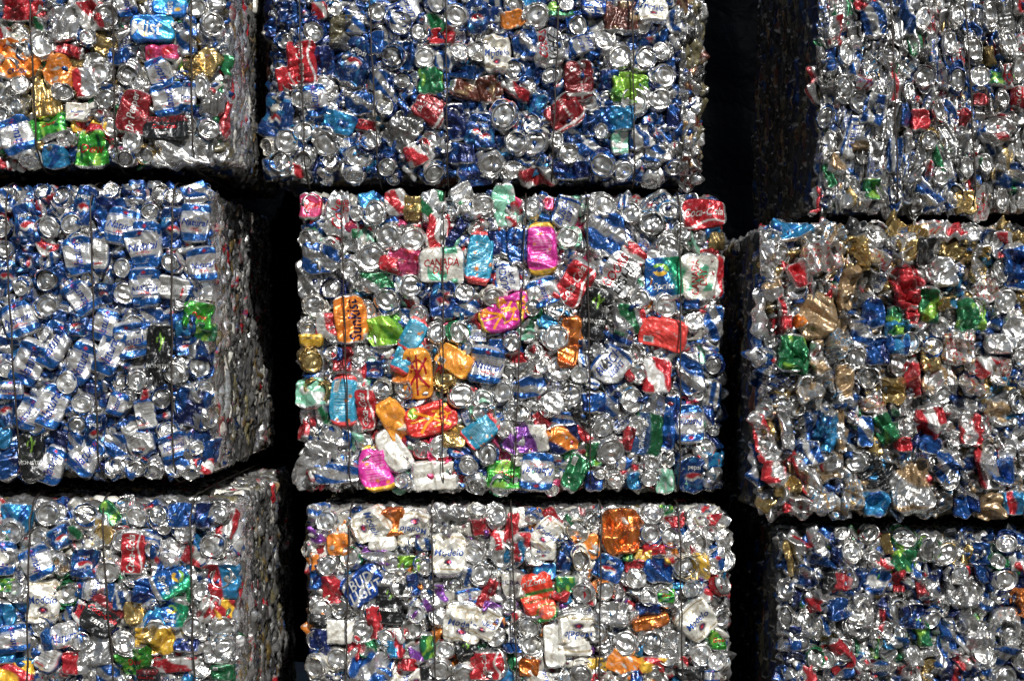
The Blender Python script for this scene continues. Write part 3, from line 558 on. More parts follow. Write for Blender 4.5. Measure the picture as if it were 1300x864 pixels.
DATA['MR'] = dict(rect=(958, 1520, 281, 660), yf=-.06, rad=.05,
 label="right bale in the middle row with loosely crumpled tan, red, blue and gold cans",
 pal="silver tan tanblue tanred tanblue tan silred blue sky bluesil silver silgold silver grey silred sa black navy bluesil gold",
 wires=(1420, 1500), crush=.52, squash=.9, depth=1.1,
 feats="""
l: 270 110 180 90 5 sky; 375 490 170 195 14 carton; 400 230 180 140 10 tanred; 760 370 100 200 8 red; 800 460 60 160 -6 red; 870 450 85 165 0 green; 1065 490 125 160 0 green; 1260 280 100 210 5 blue; 1270 560 130 170 10 silver; 270 660 120 170 -5 green; 520 370 80 190 -12 carton; 380 680 70 160 8 tan; 630 480 100 140 0 blue; 640 650 100 130 0 blue; 560 220 90 150 5 gold; 1100 270 80 180 -10 silgold; 1130 380 100 110 30 tanred; 900 100 120 90 0 tanred; 990 110 120 90 -10 silred; 180 380 80 90 25 tan; 300 310 100 120 30 silred; 230 480 50 170 10 silred; 470 620 90 130 0 tanblue; 960 440 110 60 5 gold; 940 300 110 130 0 silver; 1000 640 140 150 0 tanred; 1170 620 120 90 0 silver; 880 680 80 120 0 gold; 650 250 100 90 -20 tanred; 580 570 90 130 10 bluesil; 720 520 70 140 0 green; 120 480 60 220 5 silver; 160 250 70 160 0 silver; 860 210 80 140 0 black; 1200 180 90 120 0 silred; 560 110 90 90 0 black; 730 590 110 170 0 sky; 100 620 60 150 0 bluesil; 1130 720 110 90 0 redwhite; 240 530 50 90 0 red; 300 520 50 60 0 orange
m: 680 330 85 160 25 green; 880 300 130 150 10 redwhite; 795 110 70 170 5 red; 1070 130 110 100 0 tanred; 790 590 175 220 10 tan; 410 340 100 190 -4 sky; 185 500 90 170 3 silred; 330 530 90 190 20 silred; 1130 500 90 200 10 silred; 250 590 110 90 0 gold; 370 170 160 160 15 tanblue; 640 660 110 120 0 sky; 1040 670 110 90 0 blue; 1160 680 120 130 0 carton; 280 50 110 90 0 green; 710 160 100 110 0 gold; 500 130 80 180 0 tan; 1060 330 90 150 0 silred; 1200 500 90 160 0 blue; 960 500 110 140 0 bluesil; 240 330 60 190 10 silver; 540 620 90 140 0 tanblue; 400 620 110 140 0 tanblue; 130 350 70 190 12 silred; 80 500 40 220 14 bluesil; 630 220 110 80 0 tanred; 890 110 90 140 -30 tan; 1190 70 80 120 -15 tanred; 880 400 90 80 -20 blue; 290 670 120 70 0 silred; 480 330 50 200 5 tan; 590 340 70 140 0 bluesil; 1250 660 90 110 0 skyred; 760 400 80 70 0 red; 340 440 110 110 10 bluewht; 1180 260 110 120 0 tan""",
 lids="""
l: 645 120 56 1 open; 1075 460 42 .8 open; 1210 430 54 .9; 790 610 46; 940 290 58 .9; 1160 160 48; 560 680 50; 890 630 44; 905 410 34 .8 lid; 285 380 42; 220 70 46 .7; 740 170 34 1 open; 1190 300 50 .6; 170 150 42; 120 690 40
m: 775 320 46; 550 480 44; 605 105 50; 1085 40 46; 540 20 50; 895 490 38 .8 lid; 970 570 38 .9 lid; 1110 320 42; 740 50 52 .8; 140 250 40 .8; 1270 220 44; 1220 440 42; 930 180 44""")
DATA['BL'] = dict(rect=(-230, 303, 631, 1010), yf=-.15, rad=.05,
 label="bottom left bale with a red can, gold cans and clear top edge",
 pal="silver sc silver white sc bluesil blue white redwhite silred greensil natx sky silver grey silver navy bluewht silver",
 wires=(-150, -55, 40, 146, 249), crush=.24, squash=1, depth=1.1,
 feats="""
i: 65 215 120 130 0 sky; 535 350 90 175 -3 cola; 390 265 115 130 20 silgold; 180 540 125 175 2 mod; 410 600 140 150 -35 zero; 265 680 90 185 -80 nat; 240 290 90 90 30 pepsi; 700 460 110 180 -65 sprite; 695 590 100 130 -10 sprite; 790 370 120 80 -20 redwhite; 890 470 130 170 0 skyred; 620 700 150 130 0 yellow; 540 590 80 90 0 gold; 540 780 130 110 15 dew; 840 580 85 120 -12 wbar; 485 540 70 80 0 bluewht; 150 390 120 130 25 nat; 60 690 130 110 10 nat; 25 605 75 120 0 sky; 190 770 100 110 -20 back; 240 400 60 90 0 tan; 440 190 60 110 40 green; 700 800 170 60 5 redwhite; 890 830 90 70 0 greenbar; 590 845 90 70 0 zero; 630 380 55 140 0 rb; 340 390 110 120 0 pepsi; 20 370 90 140 0 nat; 600 280 90 50 0 bluesil; 720 200 110 110 0 blue; 810 200 60 110 0 navy; 20 480 60 60 0 green; 300 270 60 60 0 greensil; 590 500 110 110 0 blue; 380 740 130 120 0 silver; 300 790 110 90 0 silred; 740 720 100 60 0 navy; 900 580 80 80 0 yelred; 870 750 110 90 0 silver; 430 830 90 80 0 bluesil; 60 830 140 90 10 yelred; 560 160 100 40 0 red; 680 350 80 120 15 silver; 20 760 90 70 0 sky""",
 lids="""
i: 188 197 46; 345 195 46; 548 205 42 .9; 635 200 40; 875 195 40 1 lid; 855 320 50; 490 300 42; 435 425 46; 255 395 40; 60 495 42; 275 515 46; 885 447 46; 890 650 46; 625 660 52; 500 700 46 1 lid; 770 645 40; 810 810 40; 40 270 52; 610 340 34; 540 430 44 1 half; 150 290 42; 170 640 40; 330 700 36; 660 240 36; 900 730 44""")
DATA['BC'] = dict(rect=(386, 930, 642, 1020), yf=.08, rad=.045,
 label="bottom centre bale with many cream cans lettered in blue and an orange can",
 pal="silver sc white white mod mod sc redwhite silred orange bluesil purple greensil silver silver white mod silver sky black",
 wires=(441, 553, 655, 760, 864), crush=.24, squash=1, depth=1.1,
 feats="""
j: 360 160 135 180 -65 mod; 460 150 100 125 5 orgfoil; 550 180 130 170 172 mod; 390 300 70 160 75 purple; 120 95 110 80 20 bluesil; 210 250 100 110 0 orange; 325 435 140 185 -58 bud; 180 455 95 140 5 red; 440 510 115 190 -3 mon; 535 340 105 75 -10 lime; 640 490 110 115 20 purple; 710 290 145 190 0 mod; 770 600 170 185 -8 mod; 870 600 120 140 -28 mod; 410 240 120 80 0 white; 375 600 70 160 8 red; 150 590 55 150 85 black; 610 710 65 120 5 green; 360 800 140 200 80 bluesil; 880 790 150 130 0 cola; 790 720 100 100 15 mon; 855 170 80 80 10 red; 720 100 80 170 85 grey; 880 470 55 160 -28 red; 905 535 50 100 70 purple; 470 720 80 80 0 skyred; 990 430 90 120 0 ultra; 545 430 50 110 10 blue; 100 210 70 90 10 purple; 80 330 50 90 0 orange; 100 400 60 120 0 blue; 470 660 90 80 0 redwhite; 280 720 60 130 0 red; 340 720 80 70 20 greensil; 285 110 55 90 0 blue; 590 180 60 110 -10 purple; 600 250 90 60 0 bluewht; 930 230 60 100 -10 redwhite; 990 180 60 150 -8 red; 1000 280 90 110 0 skyred; 780 390 80 100 -20 bluewht; 800 480 110 70 10 nat; 120 690 90 140 0 navy; 220 640 120 110 0 white; 930 600 60 50 0 orgblue; 520 790 90 60 0 red; 60 640 40 120 0 orange; 410 830 90 60 0 bluesil; 450 400 120 90 0 silver; 610 830 60 70 0 black; 990 700 80 70 0 blue
k: 490 190 165 195 4 orgfoil; 435 355 130 120 -20 pepsi; 660 365 140 120 0 blue; 115 490 145 215 14 melon; 155 200 110 160 -35 mod; 295 650 165 190 176 mod; 830 590 160 170 40 mod; 350 260 90 120 5 orange; 625 600 55 165 -78 orgfoil; 500 790 100 160 62 orange; 620 790 120 75 0 yelred; 240 310 70 140 -18 blue; 215 475 55 90 70 red; 240 430 90 80 0 green; 845 350 80 130 0 yellow; 925 310 70 110 0 rb; 930 680 75 100 0 dew; 50 240 90 90 0 redwhite; 150 370 100 80 0 sky; 820 830 160 60 0 black; 75 800 90 80 0 orgfoil; 350 480 60 90 0 redwhite; 550 350 90 70 0 red; 640 270 100 70 0 red; 590 300 80 60 0 yellow; 520 300 50 60 0 green; 710 330 50 60 0 yelred; 900 840 70 60 0 nat; 610 540 110 60 0 navy; 690 480 90 70 0 dew; 740 150 80 60 0 red; 480 450 60 90 0 silred; 860 480 80 70 0 redwhite; 270 140 60 60 0 greensil; 100 110 80 80 0 bluesil; 440 560 150 110 0 silver; 730 700 110 120 0 silver; 140 280 110 80 0 mod; 280 240 60 60 0 orgblue; 700 90 60 60 0 green; 970 800 80 120 -10 silver; 380 790 90 70 0 yellow; 740 780 110 60 0 redwhite; 190 700 90 190 5 white; 560 840 60 60 0 navy; 930 140 110 60 0 silred""",
 lids="""
j: 155 145 46; 160 345 46; 140 540 46; 115 680 48; 105 800 50; 320 640 52; 545 630 48; 500 440 46; 690 720 42; 670 810 48; 780 835 50; 915 120 48; 820 285 50; 945 300 54; 900 762 58; 920 660 46; 260 300 46; 460 340 42; 850 380 48; 210 760 50; 60 280 40; 430 660 38; 600 350 40; 220 540 44; 840 100 36; 560 560 40
k: 295 185 50; 355 140 40 .8; 635 105 46; 625 200 50; 715 220 46; 820 245 58; 780 350 54; 557 400 46 1 lid; 940 315 60; 955 425 46; 420 455 42; 310 320 50 .8; 315 465 46; 612 490 38; 690 485 46; 510 690 54; 625 690 54; 850 740 50 1 lid; 90 700 50; 75 620 50 1 lid; 640 835 46; 310 830 50; 920 770 44; 105 300 48; 700 750 46; 380 640 46; 800 450 40; 970 230 40""")
DATA['BR'] = dict(rect=(985, 1530, 671, 1045), yf=-.02, rad=.05,
 label="bottom right bale of mostly bare silver cans standing loose and half crushed",
 pal="silver silver bluesil silver blue bluesil bluewht silred green silver navy navy grey silgold",
 wires=(1390, 1480), crush=.55, squash=.85, depth=1.1,
 feats="""
n: 765 215 110 110 0 green; 465 640 110 160 30 red; 650 300 110 100 60 bluewht; 1275 400 80 120 0 orgfoil; 845 340 55 150 8 red; 645 490 65 140 -3 silred; 720 580 110 60 0 sky; 600 600 100 110 0 green; 470 430 90 110 0 blue; 320 290 110 110 20 bluesil; 1100 560 130 140 0 silver; 1210 490 130 130 0 silver; 960 560 70 170 5 bluesil; 930 620 60 150 -8 bluesil; 500 300 110 90 20 silred; 380 390 110 80 25 silred; 570 60 90 60 0 green; 1110 180 80 110 0 blue; 1110 260 60 110 5 blue; 690 140 40 90 10 gold; 800 460 110 110 0 navy; 850 530 60 140 10 green; 870 330 110 120 10 silver; 1020 360 130 120 0 silver; 1060 480 110 130 -15 grey; 250 210 30 160 8 gold; 680 230 80 60 0 redwhite; 880 700 60 90 0 gold; 770 700 60 50 0 red; 600 700 100 90 20 silred; 380 130 60 150 20 silver; 420 90 80 80 0 blue; 1130 400 70 90 0 bluesil; 740 300 60 120 0 red; 280 560 60 120 0 navy; 340 500 50 120 -10 silver; 420 480 40 140 0 bluesil; 230 610 60 80 0 bluesil; 1270 250 60 60 0 redwhite; 640 700 100 70 20 bluesil; 1050 190 40 100 -15 gold; 890 160 130 130 0 grey; 1270 100 60 120 0 bluesil; 430 290 60 110 0 black; 700 640 70 130 10 silver; 800 640 110 90 0 silver; 1220 630 100 90 10 bluesil; 580 440 90 150 0 silver; 210 720 60 80 0 blue; 330 720 90 80 0 silred; 1000 280 110 80 0 silver; 1040 110 90 80 0 bluesil; 1130 110 80 80 0 blue""",
 lids="""
n: 875 165 54; 955 185 52; 770 110 56 1 open; 530 175 46; 620 100 44 .9; 635 215 46; 1218 140 46; 1215 300 54; 550 435 48; 745 440 54; 325 485 54 .75; 240 465 50 .7; 490 610 52 1 lid; 240 350 46 .8; 305 575 42; 365 650 50 .8; 1290 660 50; 1190 370 38; 885 475 44; 545 500 50; 490 100 36; 1060 360 48; 1110 620 48; 1210 740 52; 1180 215 38; 380 520 56 .4; 720 540 50; 640 560 46 .6; 1010 270 36; 740 50 46 .8; 680 520 40; 940 430 34 .6; 990 100 40; 410 650 44; 1240 560 40""")

GROUP = "bales of crushed cans stacked in rows"
STY_LABEL = {'cola': "red cola can with white script", 'colah': "red cola can with white script lying flat", 'mag': "flattened magenta can with yellow ends", 'magx': "magenta can with orange scribble",
 'teal': "flattened teal can with red ends", 'tealbar': "teal can with a barcode", 'redx': "red can with an orange starburst", 'yox': "yellow can with a red scribble", 'yo': "flattened yellow orange can", 'yobar': "yellow orange can with a barcode",
 'sun': "orange soda can with dark blue lettering", 'pepsi': "dark blue can with a round emblem", 'nat': "silver and blue can with italic lettering", 'natx': "silver and blue can with italic lettering", 'mod': "cream can with blue lettering",
 'sprite': "blue and green lemon soda can", 'dew': "green can with red lettering", 'drp': "maroon soda can with white lettering", 'zero': "black can with red and white lettering", 'coors': "silver can with red lettering",
 'mon': "black energy drink can", 'melon': "red and green watermelon drink can", 'lime': "lime green can", 'gold': "gold can", 'orgfoil': "orange can", 'carton': "tan cardboard piece", 'redbar': "red can with a barcode", 'ginger': "white ginger ale can with green patches",
 'busch': "silver can with blue lettering", 'bud': "blue can with white lettering", 'bluesil': "blue and silver can", 'red': "red can", 'blue': "blue can", 'green': "green can", 'black': "black can", 'purple': "purple and silver can", 'white': "plain white can", 'mist': "bright blue can with a lemon"}

BIG = ('mag', 'teal', 'yo', 'redx', 'magx', 'yox', 'tealbar', 'yobar', 'white', 'redbar', 'drp', 'zero', 'mist', 'cola', 'colah', 'sprite', 'mon', 'ginger', 'mod', 'nat', 'natx', 'melon', 'orgfoil', 'sun', 'bud', 'coors')
class Frame:
    """maps points of a bale's rounded front to 3-D"""
    def __init__(s, rect, yf, rad, depth):
        k = (D + yf) / D * S
        s.x0, s.x1 = (rect[0] - 650) * k, (rect[1] - 650) * k; s.z1, s.z0 = (432 - rect[2]) * k, (432 - rect[3]) * k
        s.k, s.yf, s.rad, s.depth = k, yf, rad, depth
        s.cx, s.cz = (s.x0 + s.x1) / 2, (s.z0 + s.z1) / 2; s.hw, s.hh = (s.x1 - s.x0) / 2, (s.z1 - s.z0) / 2
    def px(s, X, Y): return (X - 650) * s.k, (432 - Y) * s.k
    def front(s, x, z, inset=.012):
        dx = abs(x - s.cx) - (s.hw - s.rad); dz = abs(z - s.cz) - (s.hh - s.rad)
        ax = max(0, dx); az = max(0, dz); rr = math.hypot(ax, az); lim = s.rad * .93
        if rr > lim: ax *= lim / rr; az *= lim / rr; rr = lim
        c = math.sqrt(max(1e-6, 1 - (rr / s.rad) ** 2)); nx = ax / s.rad * (1 if x > s.cx else -1); nz = az / s.rad * (1 if z > s.cz else -1)
        n = Vector((nx, -c, nz)).normalized()
        xx = x if dx <= 0 else s.cx + math.copysign(min(abs(x - s.cx), s.hw - s.rad + ax), x - s.cx)
        zz = z if dz <= 0 else s.cz + math.copysign(min(abs(z - s.cz), s.hh - s.rad + az), z - s.cz)
        bulge = .012 * (1 - ((x - s.cx) / s.hw) ** 2) * (1 - ((z - s.cz) / s.hh) ** 2)
        p = Vector((xx, s.yf + s.rad * (1 - c) - bulge, zz)) - n * inset
        return p, n

def basis(p, n, ang, tilt, r, up=Vector((0, 0, 1))):
    n = (n + Vector(r.normal(0, tilt, 3))).normalized()
    if abs(n.dot(up)) > .98: up = Vector((0, 1, 0))
    R_ = up.cross(n).normalized(); U = n.cross(R_)
    ca, sa = math.cos(ang), math.sin(ang); X = R_ * ca + U * sa; Y = -R_ * sa + U * ca
    m = np.eye(4); m[:3, 0] = X; m[:3, 1] = Y; m[:3, 2] = n; m[:3, 3] = p; return m

def rounded_box_mesh(fr, inset, name):
    import bmesh
    bm = bmesh.new(); bmesh.ops.create_cube(bm, size=1)
    sx, sy, sz = fr.hw * 2 - inset * 2, fr.depth - inset * 2, fr.hh * 2 - inset * 2
    for v in bm.verts: v.co = Vector((v.co.x * sx, v.co.y * sy, v.co.z * sz))
    bmesh.ops.bevel(bm, geom=bm.edges[:], offset=fr.rad * .9, segments=4, profile=.5, affect='EDGES')
    for f in bm.faces: f.smooth = True
    me = bpy.data.meshes.new(name); bm.to_mesh(me); bm.free(); me.materials.append(M_CORE); return me

def tube(points, rad, seg=6):
    P = np.array(points); n = len(P); d = np.gradient(P, axis=0); d /= np.linalg.norm(d, axis=1)[:, None] + 1e-9
    ref = np.array([1., 0, 0]); a = np.cross(d, ref); a /= np.linalg.norm(a, axis=1)[:, None] + 1e-9; b2 = np.cross(d, a)
    th = np.linspace(0, 2 * math.pi, seg, endpoint=False)
    V = P[:, None, :] + rad * (np.cos(th)[None, :, None] * a[:, None, :] + np.sin(th)[None, :, None] * b2[:, None, :])
    return V.reshape(-1, 3), polar_quads(n, seg)

def build_bale(key, d):
    r = np.random.default_rng(sum(map(ord, key)) * 31 + 5)
    fr = Frame(d['rect'], d['yf'], d['rad'], d['depth']); pal = d['pal'].split(); sq = d['squash']; crush = d['crush']
    pal = [('sa sb sc sd se sf sg silver silver grey'.split()[r.integers(10)] if (q == 'silver' and r.random() < .8) else q) for q in pal * 3]
    root = bpy.data.objects.new("can_bale", None); link(root); root.location = (fr.cx, d['yf'] + fr.depth / 2, fr.z0); root.empty_display_size = .2
    root['label'] = d['label']; root['category'] = "bale"; root['group'] = GROUP
    T0 = np.eye(4); T0[:3, 3] = -np.array(root.location)
    core = bpy.data.objects.new("compacted_core", rounded_box_mesh(fr, .052, "compacted_core")); link(core, root); core.location = (0, 0, fr.hh)
    # ---- front: explicit cans, then filler where nothing lies yet
    cell = .004; gx = int(fr.hw * 2 / cell) + 2; gz = int(fr.hh * 2 / cell) + 2; occ = np.zeros((gx, gz), bool)
    XX, ZZ = np.meshgrid(np.arange(gx) * cell + fr.x0, np.arange(gz) * cell + fr.z0, indexing='ij')
    def foot(x, z, w, h, ang, k=.92):
        ca, sa = math.cos(ang), math.sin(ang); m = max(w, h) * .75
        i0, i1 = max(0, int((x - m - fr.x0) / cell)), min(gx, int((x + m - fr.x0) / cell) + 1); j0, j1 = max(0, int((z - m - fr.z0) / cell)), min(gz, int((z + m - fr.z0) / cell) + 1)
        if i1 <= i0 or j1 <= j0: return None, None
        dx = XX[i0:i1, j0:j1] - x; dz = ZZ[i0:i1, j0:j1] - z; u = (dx * ca + dz * sa) / (w * k / 2); v = (-dx * sa + dz * ca) / (h * k / 2)
        return (slice(i0, i1), slice(j0, j1)), (np.abs(u) ** 3 + np.abs(v) ** 3 < 1)
    items = []       # (kind, x, z, w, h, ang, style, level, priority)
    for (X, Y, w, h, a, st) in parse_f(d['feats']):
        if not (d['rect'][0] - 12 < X < d['rect'][1] + 12 and d['rect'][2] - 12 < Y < d['rect'][3] + 12): continue
        x, z = fr.px(X, Y); w *= fr.k; h *= fr.k; ang = math.radians(a)
        mg = 1.04; items.append(['f', x, z, w * mg, h * mg, ang, st, r.uniform(.004, .010) + (.007 if st in BIG or key == 'MR' else 0), 2]); s_, m_ = foot(x, z, w, h, ang)
        if s_: occ[s_] |= m_
    for (px_, st_, ya, yb) in d.get('edge', ()):
        for Y in np.arange(ya, yb, 21):
            x, z = fr.px(px_ + r.normal(0, 3), Y + r.normal(0, 5)); w_, h_ = r.uniform(10, 17) * fr.k, r.uniform(30, 60) * fr.k
            items.append(['f', x, z, w_, h_, r.normal(0, .12), st_[r.integers(len(st_))], r.uniform(-.004, .004), 1]); s_, m_ = foot(x, z, w_, h_, 0)
            if s_: occ[s_] |= m_
    lidpal = [s for s in pal if s in STY]
    for li, (X, Y, R_, sx, kd) in enumerate(parse_l(d['lids'])):
        if not (d['rect'][0] - 12 < X < d['rect'][1] + 12 and d['rect'][2] - 12 < Y < d['rect'][3] + 12): continue
        x, z = fr.px(X, Y); R_ *= fr.k * (1 if sq > .8 else .92)
        items.append(['l', x, z, R_, sx, 0, kd or ('base' if r.random() < .72 else 'lid'), r.uniform(.013, .020), 3]); s_, m_ = foot(x, z, R_ * 2.2 * sx, R_ * 2.2, 0)
        if s_: occ[s_] |= m_
    def in_view(x, z): return abs(x) < 1.40 + .10 and abs(z) < .93 + .10
    for it, (smin, smax) in enumerate(((.095, .125), (.07, .10), (.05, .075), (.035, .05))):
        for _ in range((300, 500, 800, 1000)[it]):
            x = r.uniform(fr.x0 + .015, fr.x1 - .015); z = r.uniform(fr.z0 + .015, fr.z1 - .015); h = r.uniform(smin, smax) * (1 if sq > .8 else .95); w = h * (r.uniform(.45, .75) if sq > .8 else r.uniform(.26, .5))
            ang = r.uniform(-math.pi, math.pi) if sq > .8 else r.normal(0, .2)
            lid = r.random() < ((.24 if sq > .8 else .06) if it in (1, 2) else 0)
            if lid: R_ = r.uniform(.023, .028); s_, m_ = foot(x, z, R_ * 2.3, R_ * 2.3, 0)
            else: s_, m_ = foot(x, z, w, h, ang)
            if s_ is None: continue
            if (occ[s_] & m_).sum() > (.22, .25, .30, .35)[it] * (1 if sq > .8 else 1.4) * m_.sum(): continue
            occ[s_] |= m_; pr = 1 if in_view(x, z) else 0
            if lid: items.append(['l', x, z, R_, r.uniform(.8, 1) * (1 if sq > .8 else .65), 0, 'base' if r.random() < .7 else 'lid', r.uniform(.004, .013), pr])
            else: items.append(['f', x, z, w * 1.12, h * 1.1, ang, (pal + (['sa', 'grey', 'sc', 'sd', 'bluesil', 'silver'] if key not in ('ML', 'TC') else ['bluesil', 'blue', 'sf', 'sa', 'navy', 'sg']) * it * 2)[r.integers(len(pal) + it * 12)], r.uniform(-.014, .001), pr])
    # which hundred become parts of their own: in view and largest
    def size(t): return (t[3] * t[4] if t[0] == 'f' else (t[3] * 2.3) ** 2 * t[4])
    vis = [t for t in items if abs(t[1] / S) < 650 + 5 and abs(t[2] / S) < 432 + 5]
    vis.sort(key=lambda t: -size(t) * (1.0 if t[8] >= 2 else .55)); own = set(id(t) for t in vis[:100])
    bulk = Soup(); bulk_lid = Soup()
    for t in items:
        TONE[0] = r.uniform(.88, 1.02) * (.82 if key == 'MR' else 1) if (t[8] == 2 and (t[6] in BIG or key == 'MR')) else r.uniform(.5, 1.05) * {'TR': .78, 'ML': .85, 'MR': .72, 'BR': .8, 'TC': .88}.get(key, 1)
        kind, x, z, w, h, ang, st, lev, pr = t; hi = in_view(x, z); mine = id(t) in own
        if kind == 'f':
            p, n = fr.front(x, z); p = p + n * lev
            big = .6 if st in ('mag', 'teal', 'yo', 'redx', 'magx', 'yox', 'tealbar', 'yobar', 'white', 'redbar', 'drp', 'zero', 'mist') else 1
            pt = Patch(w, h, r.uniform(.003, .007), crush * r.uniform(.6, 1.5) * big, r, st in BIG, 1 if (sq < .8 and pr < 2 and r.random() < .45) else 0); M = basis(p, n, ang, .10 * (1 + crush), r)
            g = patch_geo(pt, st, r, 1.0 if (hi and pr >= 1) else .4, hi)
            if mine:
                me = mk_mesh("crushed_can", *g, M_PRINT); o = bpy.data.objects.new("crushed_can", me); link(o, root); o.matrix_local = Matrix((T0 @ M).tolist())
                if st in STY_LABEL and pr == 2: o['label'] = STY_LABEL[st]
            else: bulk.add(g, T0 @ M)
        else:
            p, n = fr.front(x, z); p = p + n * lev; sx = h; M = basis(p, n, r.normal(0, .3) if sx < .85 else r.uniform(0, 6.28), .11 * (1 + crush), r)
            if sx < .85: M = basis(p, n, r.normal(0, .15), .10, r)
            q_ = r.uniform(.42, .74) * (.85 if key in ('MR', 'BR', 'TR') else 1); tint = C(.66, .50, .22, .97) if 'gold' in st else C(q_, q_, q_ * .98, r.uniform(.8, .97))
            kd = 'base' if ('half' in st or st == 'gold') else st
            L = lid_geo(w / 1.10, kd, r, sx, 1.1 + crush * 1.5 if 'half' not in st else 2.2, 44 if hi else 20, tint)
            cs = ('silver' if r.random() < (.2 if key in ('ML', 'TC') else .45) else lidpal[r.integers(len(lidpal))]) if 'gold' not in st else 'gold'
            K = collar_geo(w / 1.04, cs, r, sx, 52 if hi else 24)
            if mine:
                me = mk_mesh("crushed_can", *K, M_PRINT); o = bpy.data.objects.new("crushed_can", me); link(o, root); o.matrix_local = Matrix((T0 @ M).tolist())
                l_ = bpy.data.objects.new("can_base" if kd == 'base' else "can_lid", mk_mesh("can_end", *L, M_LID)); link(l_, o)
            else:
                bulk.add(K, T0 @ M); bulk_lid.add(L, T0 @ M)
    # ---- deeper layer that closes every gap, toned down to paint in the gap shade
    stp = .042 if sq > .8 else .033; TONE[0] = .6; bulk_shade = Soup()
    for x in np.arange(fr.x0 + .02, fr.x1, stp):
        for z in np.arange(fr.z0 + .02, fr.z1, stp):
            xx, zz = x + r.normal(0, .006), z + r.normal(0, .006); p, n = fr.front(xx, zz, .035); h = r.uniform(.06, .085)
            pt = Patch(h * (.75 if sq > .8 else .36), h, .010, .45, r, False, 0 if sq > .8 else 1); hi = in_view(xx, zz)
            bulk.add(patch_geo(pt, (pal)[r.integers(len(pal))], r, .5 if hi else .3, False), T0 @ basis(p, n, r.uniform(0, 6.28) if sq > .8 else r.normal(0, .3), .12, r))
    # ---- sides, top and bottom: cans seen edge on
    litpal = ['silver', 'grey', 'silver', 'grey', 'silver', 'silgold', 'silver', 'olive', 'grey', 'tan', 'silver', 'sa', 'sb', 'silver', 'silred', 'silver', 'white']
    shadepal = ['black', 'olive', 'brown', 'black', 'navy', 'black', 'black', 'navy', 'black']  # near-black can colours that paint shade on left and under sides
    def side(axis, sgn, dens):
        L1 = fr.depth - .08; sidepal = shadepal if (axis, sgn) in (('x', -1), ('z', -1)) else litpal
        if axis == 'x': L2 = fr.hh * 2 - .06
        else: L2 = fr.hw * 2 - .06
        nn = int(L1 * L2 / (.045 * .060) * dens)
        n1 = max(2, int(L1 / .040)); n2 = max(2, int(L2 / .062))
        for i in range(n1):
            for j in range(n2):
                for rep in range(2):
                    u = (i + r.uniform(-.1, 1.1)) / n1 * L1 + .05; v = (j + r.uniform(0, 1)) / n2 * L2 - L2 / 2
                    y = d['yf'] + u; dep = r.uniform(-.005, .003) - (0 if u > fr.rad else (fr.rad - u) * .7)
                    bul = .010 * math.sin(u * 9 + v * 3) 
                    if axis == 'x':
                        zv = fr.cz + v; x_ = fr.cx + sgn * (fr.hw + dep + bul - .024); p = Vector((x_, y, zv)); n = Vector((sgn, 0, 0)); x_vis = abs(x_) < 1.45
                        e = abs(v) - (fr.hh - fr.rad)
                        if e > 0: p.x -= sgn * e * .7; n = Vector((sgn, 0, math.copysign(e / fr.rad, v))).normalized()
                    else:
                        xv = fr.cx + v; p = Vector((xv, y, fr.cz + sgn * (fr.hh + dep - .024))); n = Vector((0, 0, sgn)); x_vis = abs(xv) < 1.45
                        e = abs(v) - (fr.hw - fr.rad)
                        if e > 0: p.z -= sgn * e * .7
                    h = min(r.uniform(.08, .16), 2 * (L2 / 2 - abs(v)) + .02); h = max(h, .035); pt = Patch(r.uniform(.026, .05), h, r.uniform(.004, .009), .62, r, False, 1)
                    res = .5 if x_vis else .28
                    ang = r.normal(0, .10) if axis == 'x' else r.normal(math.pi / 2, .14)
                    TONE[0] = r.uniform(.55, 1.25) if sidepal is litpal else r.uniform(.3, .8)  # tone raised on lit sides, lowered on shaded ones
                    (bulk if sidepal is litpal else bulk_shade).add(patch_geo(pt, sidepal[r.integers(len(sidepal))], r, res, False), T0 @ basis(p, n, ang, .06, r))
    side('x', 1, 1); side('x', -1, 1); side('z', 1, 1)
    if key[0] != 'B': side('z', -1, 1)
    bo = bpy.data.objects.new("packed_cans", bulk.mesh("packed_cans", M_PRINT)); link(bo, root); bo['kind'] = 'stuff'
    do = bpy.data.objects.new("packed_cans", bulk_shade.mesh("packed_cans", M_SHADED)); link(do, root); do['kind'] = 'stuff'; do['label'] = "compressed cans on the shaded sides, with the shade painted in"
    if bulk_lid.n:
        lo = bpy.data.objects.new("packed_can_ends", bulk_lid.mesh("packed_can_ends", M_LID)); link(lo, root); lo['kind'] = 'stuff'
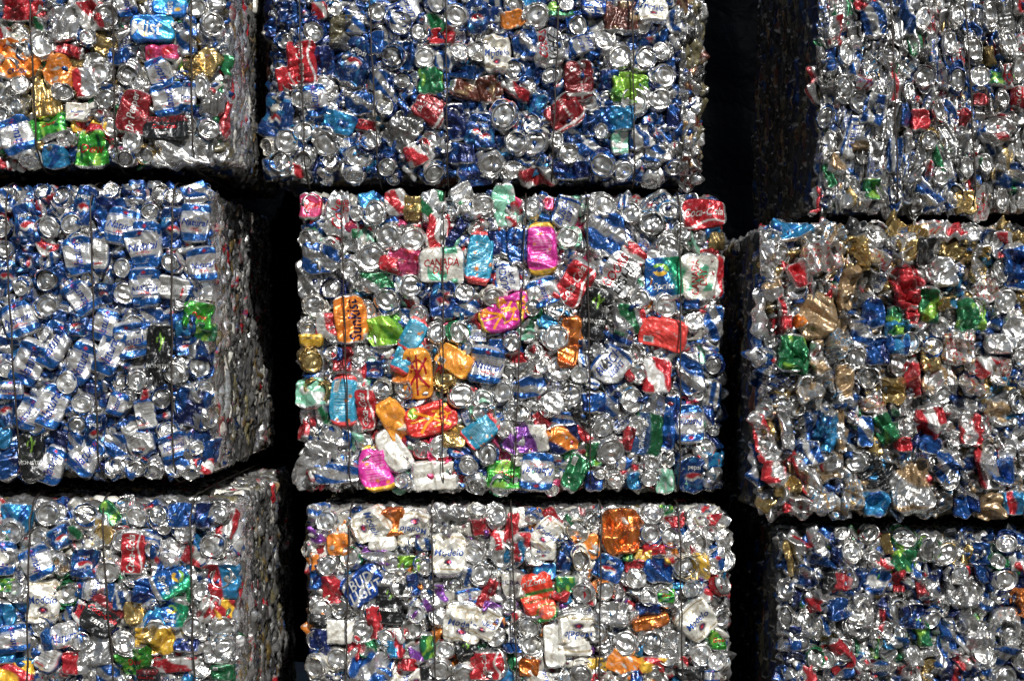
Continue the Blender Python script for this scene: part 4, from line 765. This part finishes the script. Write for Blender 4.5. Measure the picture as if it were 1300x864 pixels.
    # ---- baling wires
    for wx in d['wires']:
        x = (wx - 650) * fr.k; pts = []; lean = r.normal(.004, .006); f = fr.yf - .020
        hh = fr.hh + .004; kk = fr.rad * .8
        prof = [(fr.depth + .005, 0, hh - kk), (fr.depth - kk, 0, hh), (fr.depth * .5, 0, hh + .003), (.06, 0, hh), (.015, 0, hh - .012), (-.012, 0, hh - .045)]
        prof += [(-.025 - .012 * math.cos(t * math.pi / 2) + .003 * math.sin(t * 9 + wx), t, 0) for t in np.linspace(.85, -.85, 16)]
        prof2 = [(-.012, 0, -(hh - .045)), (.015, 0, -(hh - .012)), (.06, 0, -hh), (fr.depth * .5, 0, -hh - .003), (fr.depth - kk, 0, -hh), (fr.depth + .005, 0, -(hh - kk)), (fr.depth + .005, 0, hh - kk)]
        for (yy, t, zz) in prof + prof2:
            zv = t * hh if zz == 0 else zz
            pts.append((x - root.location.x - lean * zv / hh * 2 + .0015 * math.sin(zv * 40 + wx), fr.yf + yy - root.location.y, fr.cz + zv - root.location.z))
        V, Q = tube(pts, .0023); me = mk_mesh("baling_wire", V, Q, np.zeros((0, 3), int), None, M_WIRE)
        o = bpy.data.objects.new("baling_wire", me); link(o, root)
    return root

for key in ('MC', 'TL', 'TC', 'TR', 'ML', 'MR', 'BL', 'BC', 'BR'):
    build_bale(key, DATA[key])

# ------------------------------------------------------------------ sheet added behind the stack to blacken the gaps, yard ground
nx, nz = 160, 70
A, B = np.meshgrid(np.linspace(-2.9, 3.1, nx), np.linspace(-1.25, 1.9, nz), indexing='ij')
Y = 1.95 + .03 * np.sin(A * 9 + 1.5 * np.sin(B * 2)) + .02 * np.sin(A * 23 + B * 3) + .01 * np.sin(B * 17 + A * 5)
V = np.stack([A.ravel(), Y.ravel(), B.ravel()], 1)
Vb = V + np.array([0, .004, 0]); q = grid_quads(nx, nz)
me = mk_mesh("gap_shade_sheet", np.concatenate([V, Vb]), np.concatenate([q, q[:, ::-1] + len(V)]), np.zeros((0, 3), int), None, M_GAP_SHADE)
o = bpy.data.objects.new("gap_shade_sheet", me); link(o)
o['label'] = "dark sheet added behind the bales, blackened to give the shade in the gaps"; o['category'] = "sheet"

zg = (432 - 1046) * S - .02
n = 2; A, B = np.meshgrid(np.linspace(-300, 300, n), np.linspace(-300, 300, n), indexing='ij')
me = mk_mesh("ground", np.stack([A.ravel(), B.ravel(), np.full(4, zg)], 1), grid_quads(2, 2), np.zeros((0, 3), int), None, M_GROUND)
o = bpy.data.objects.new("ground", me); link(o); o['kind'] = 'structure'
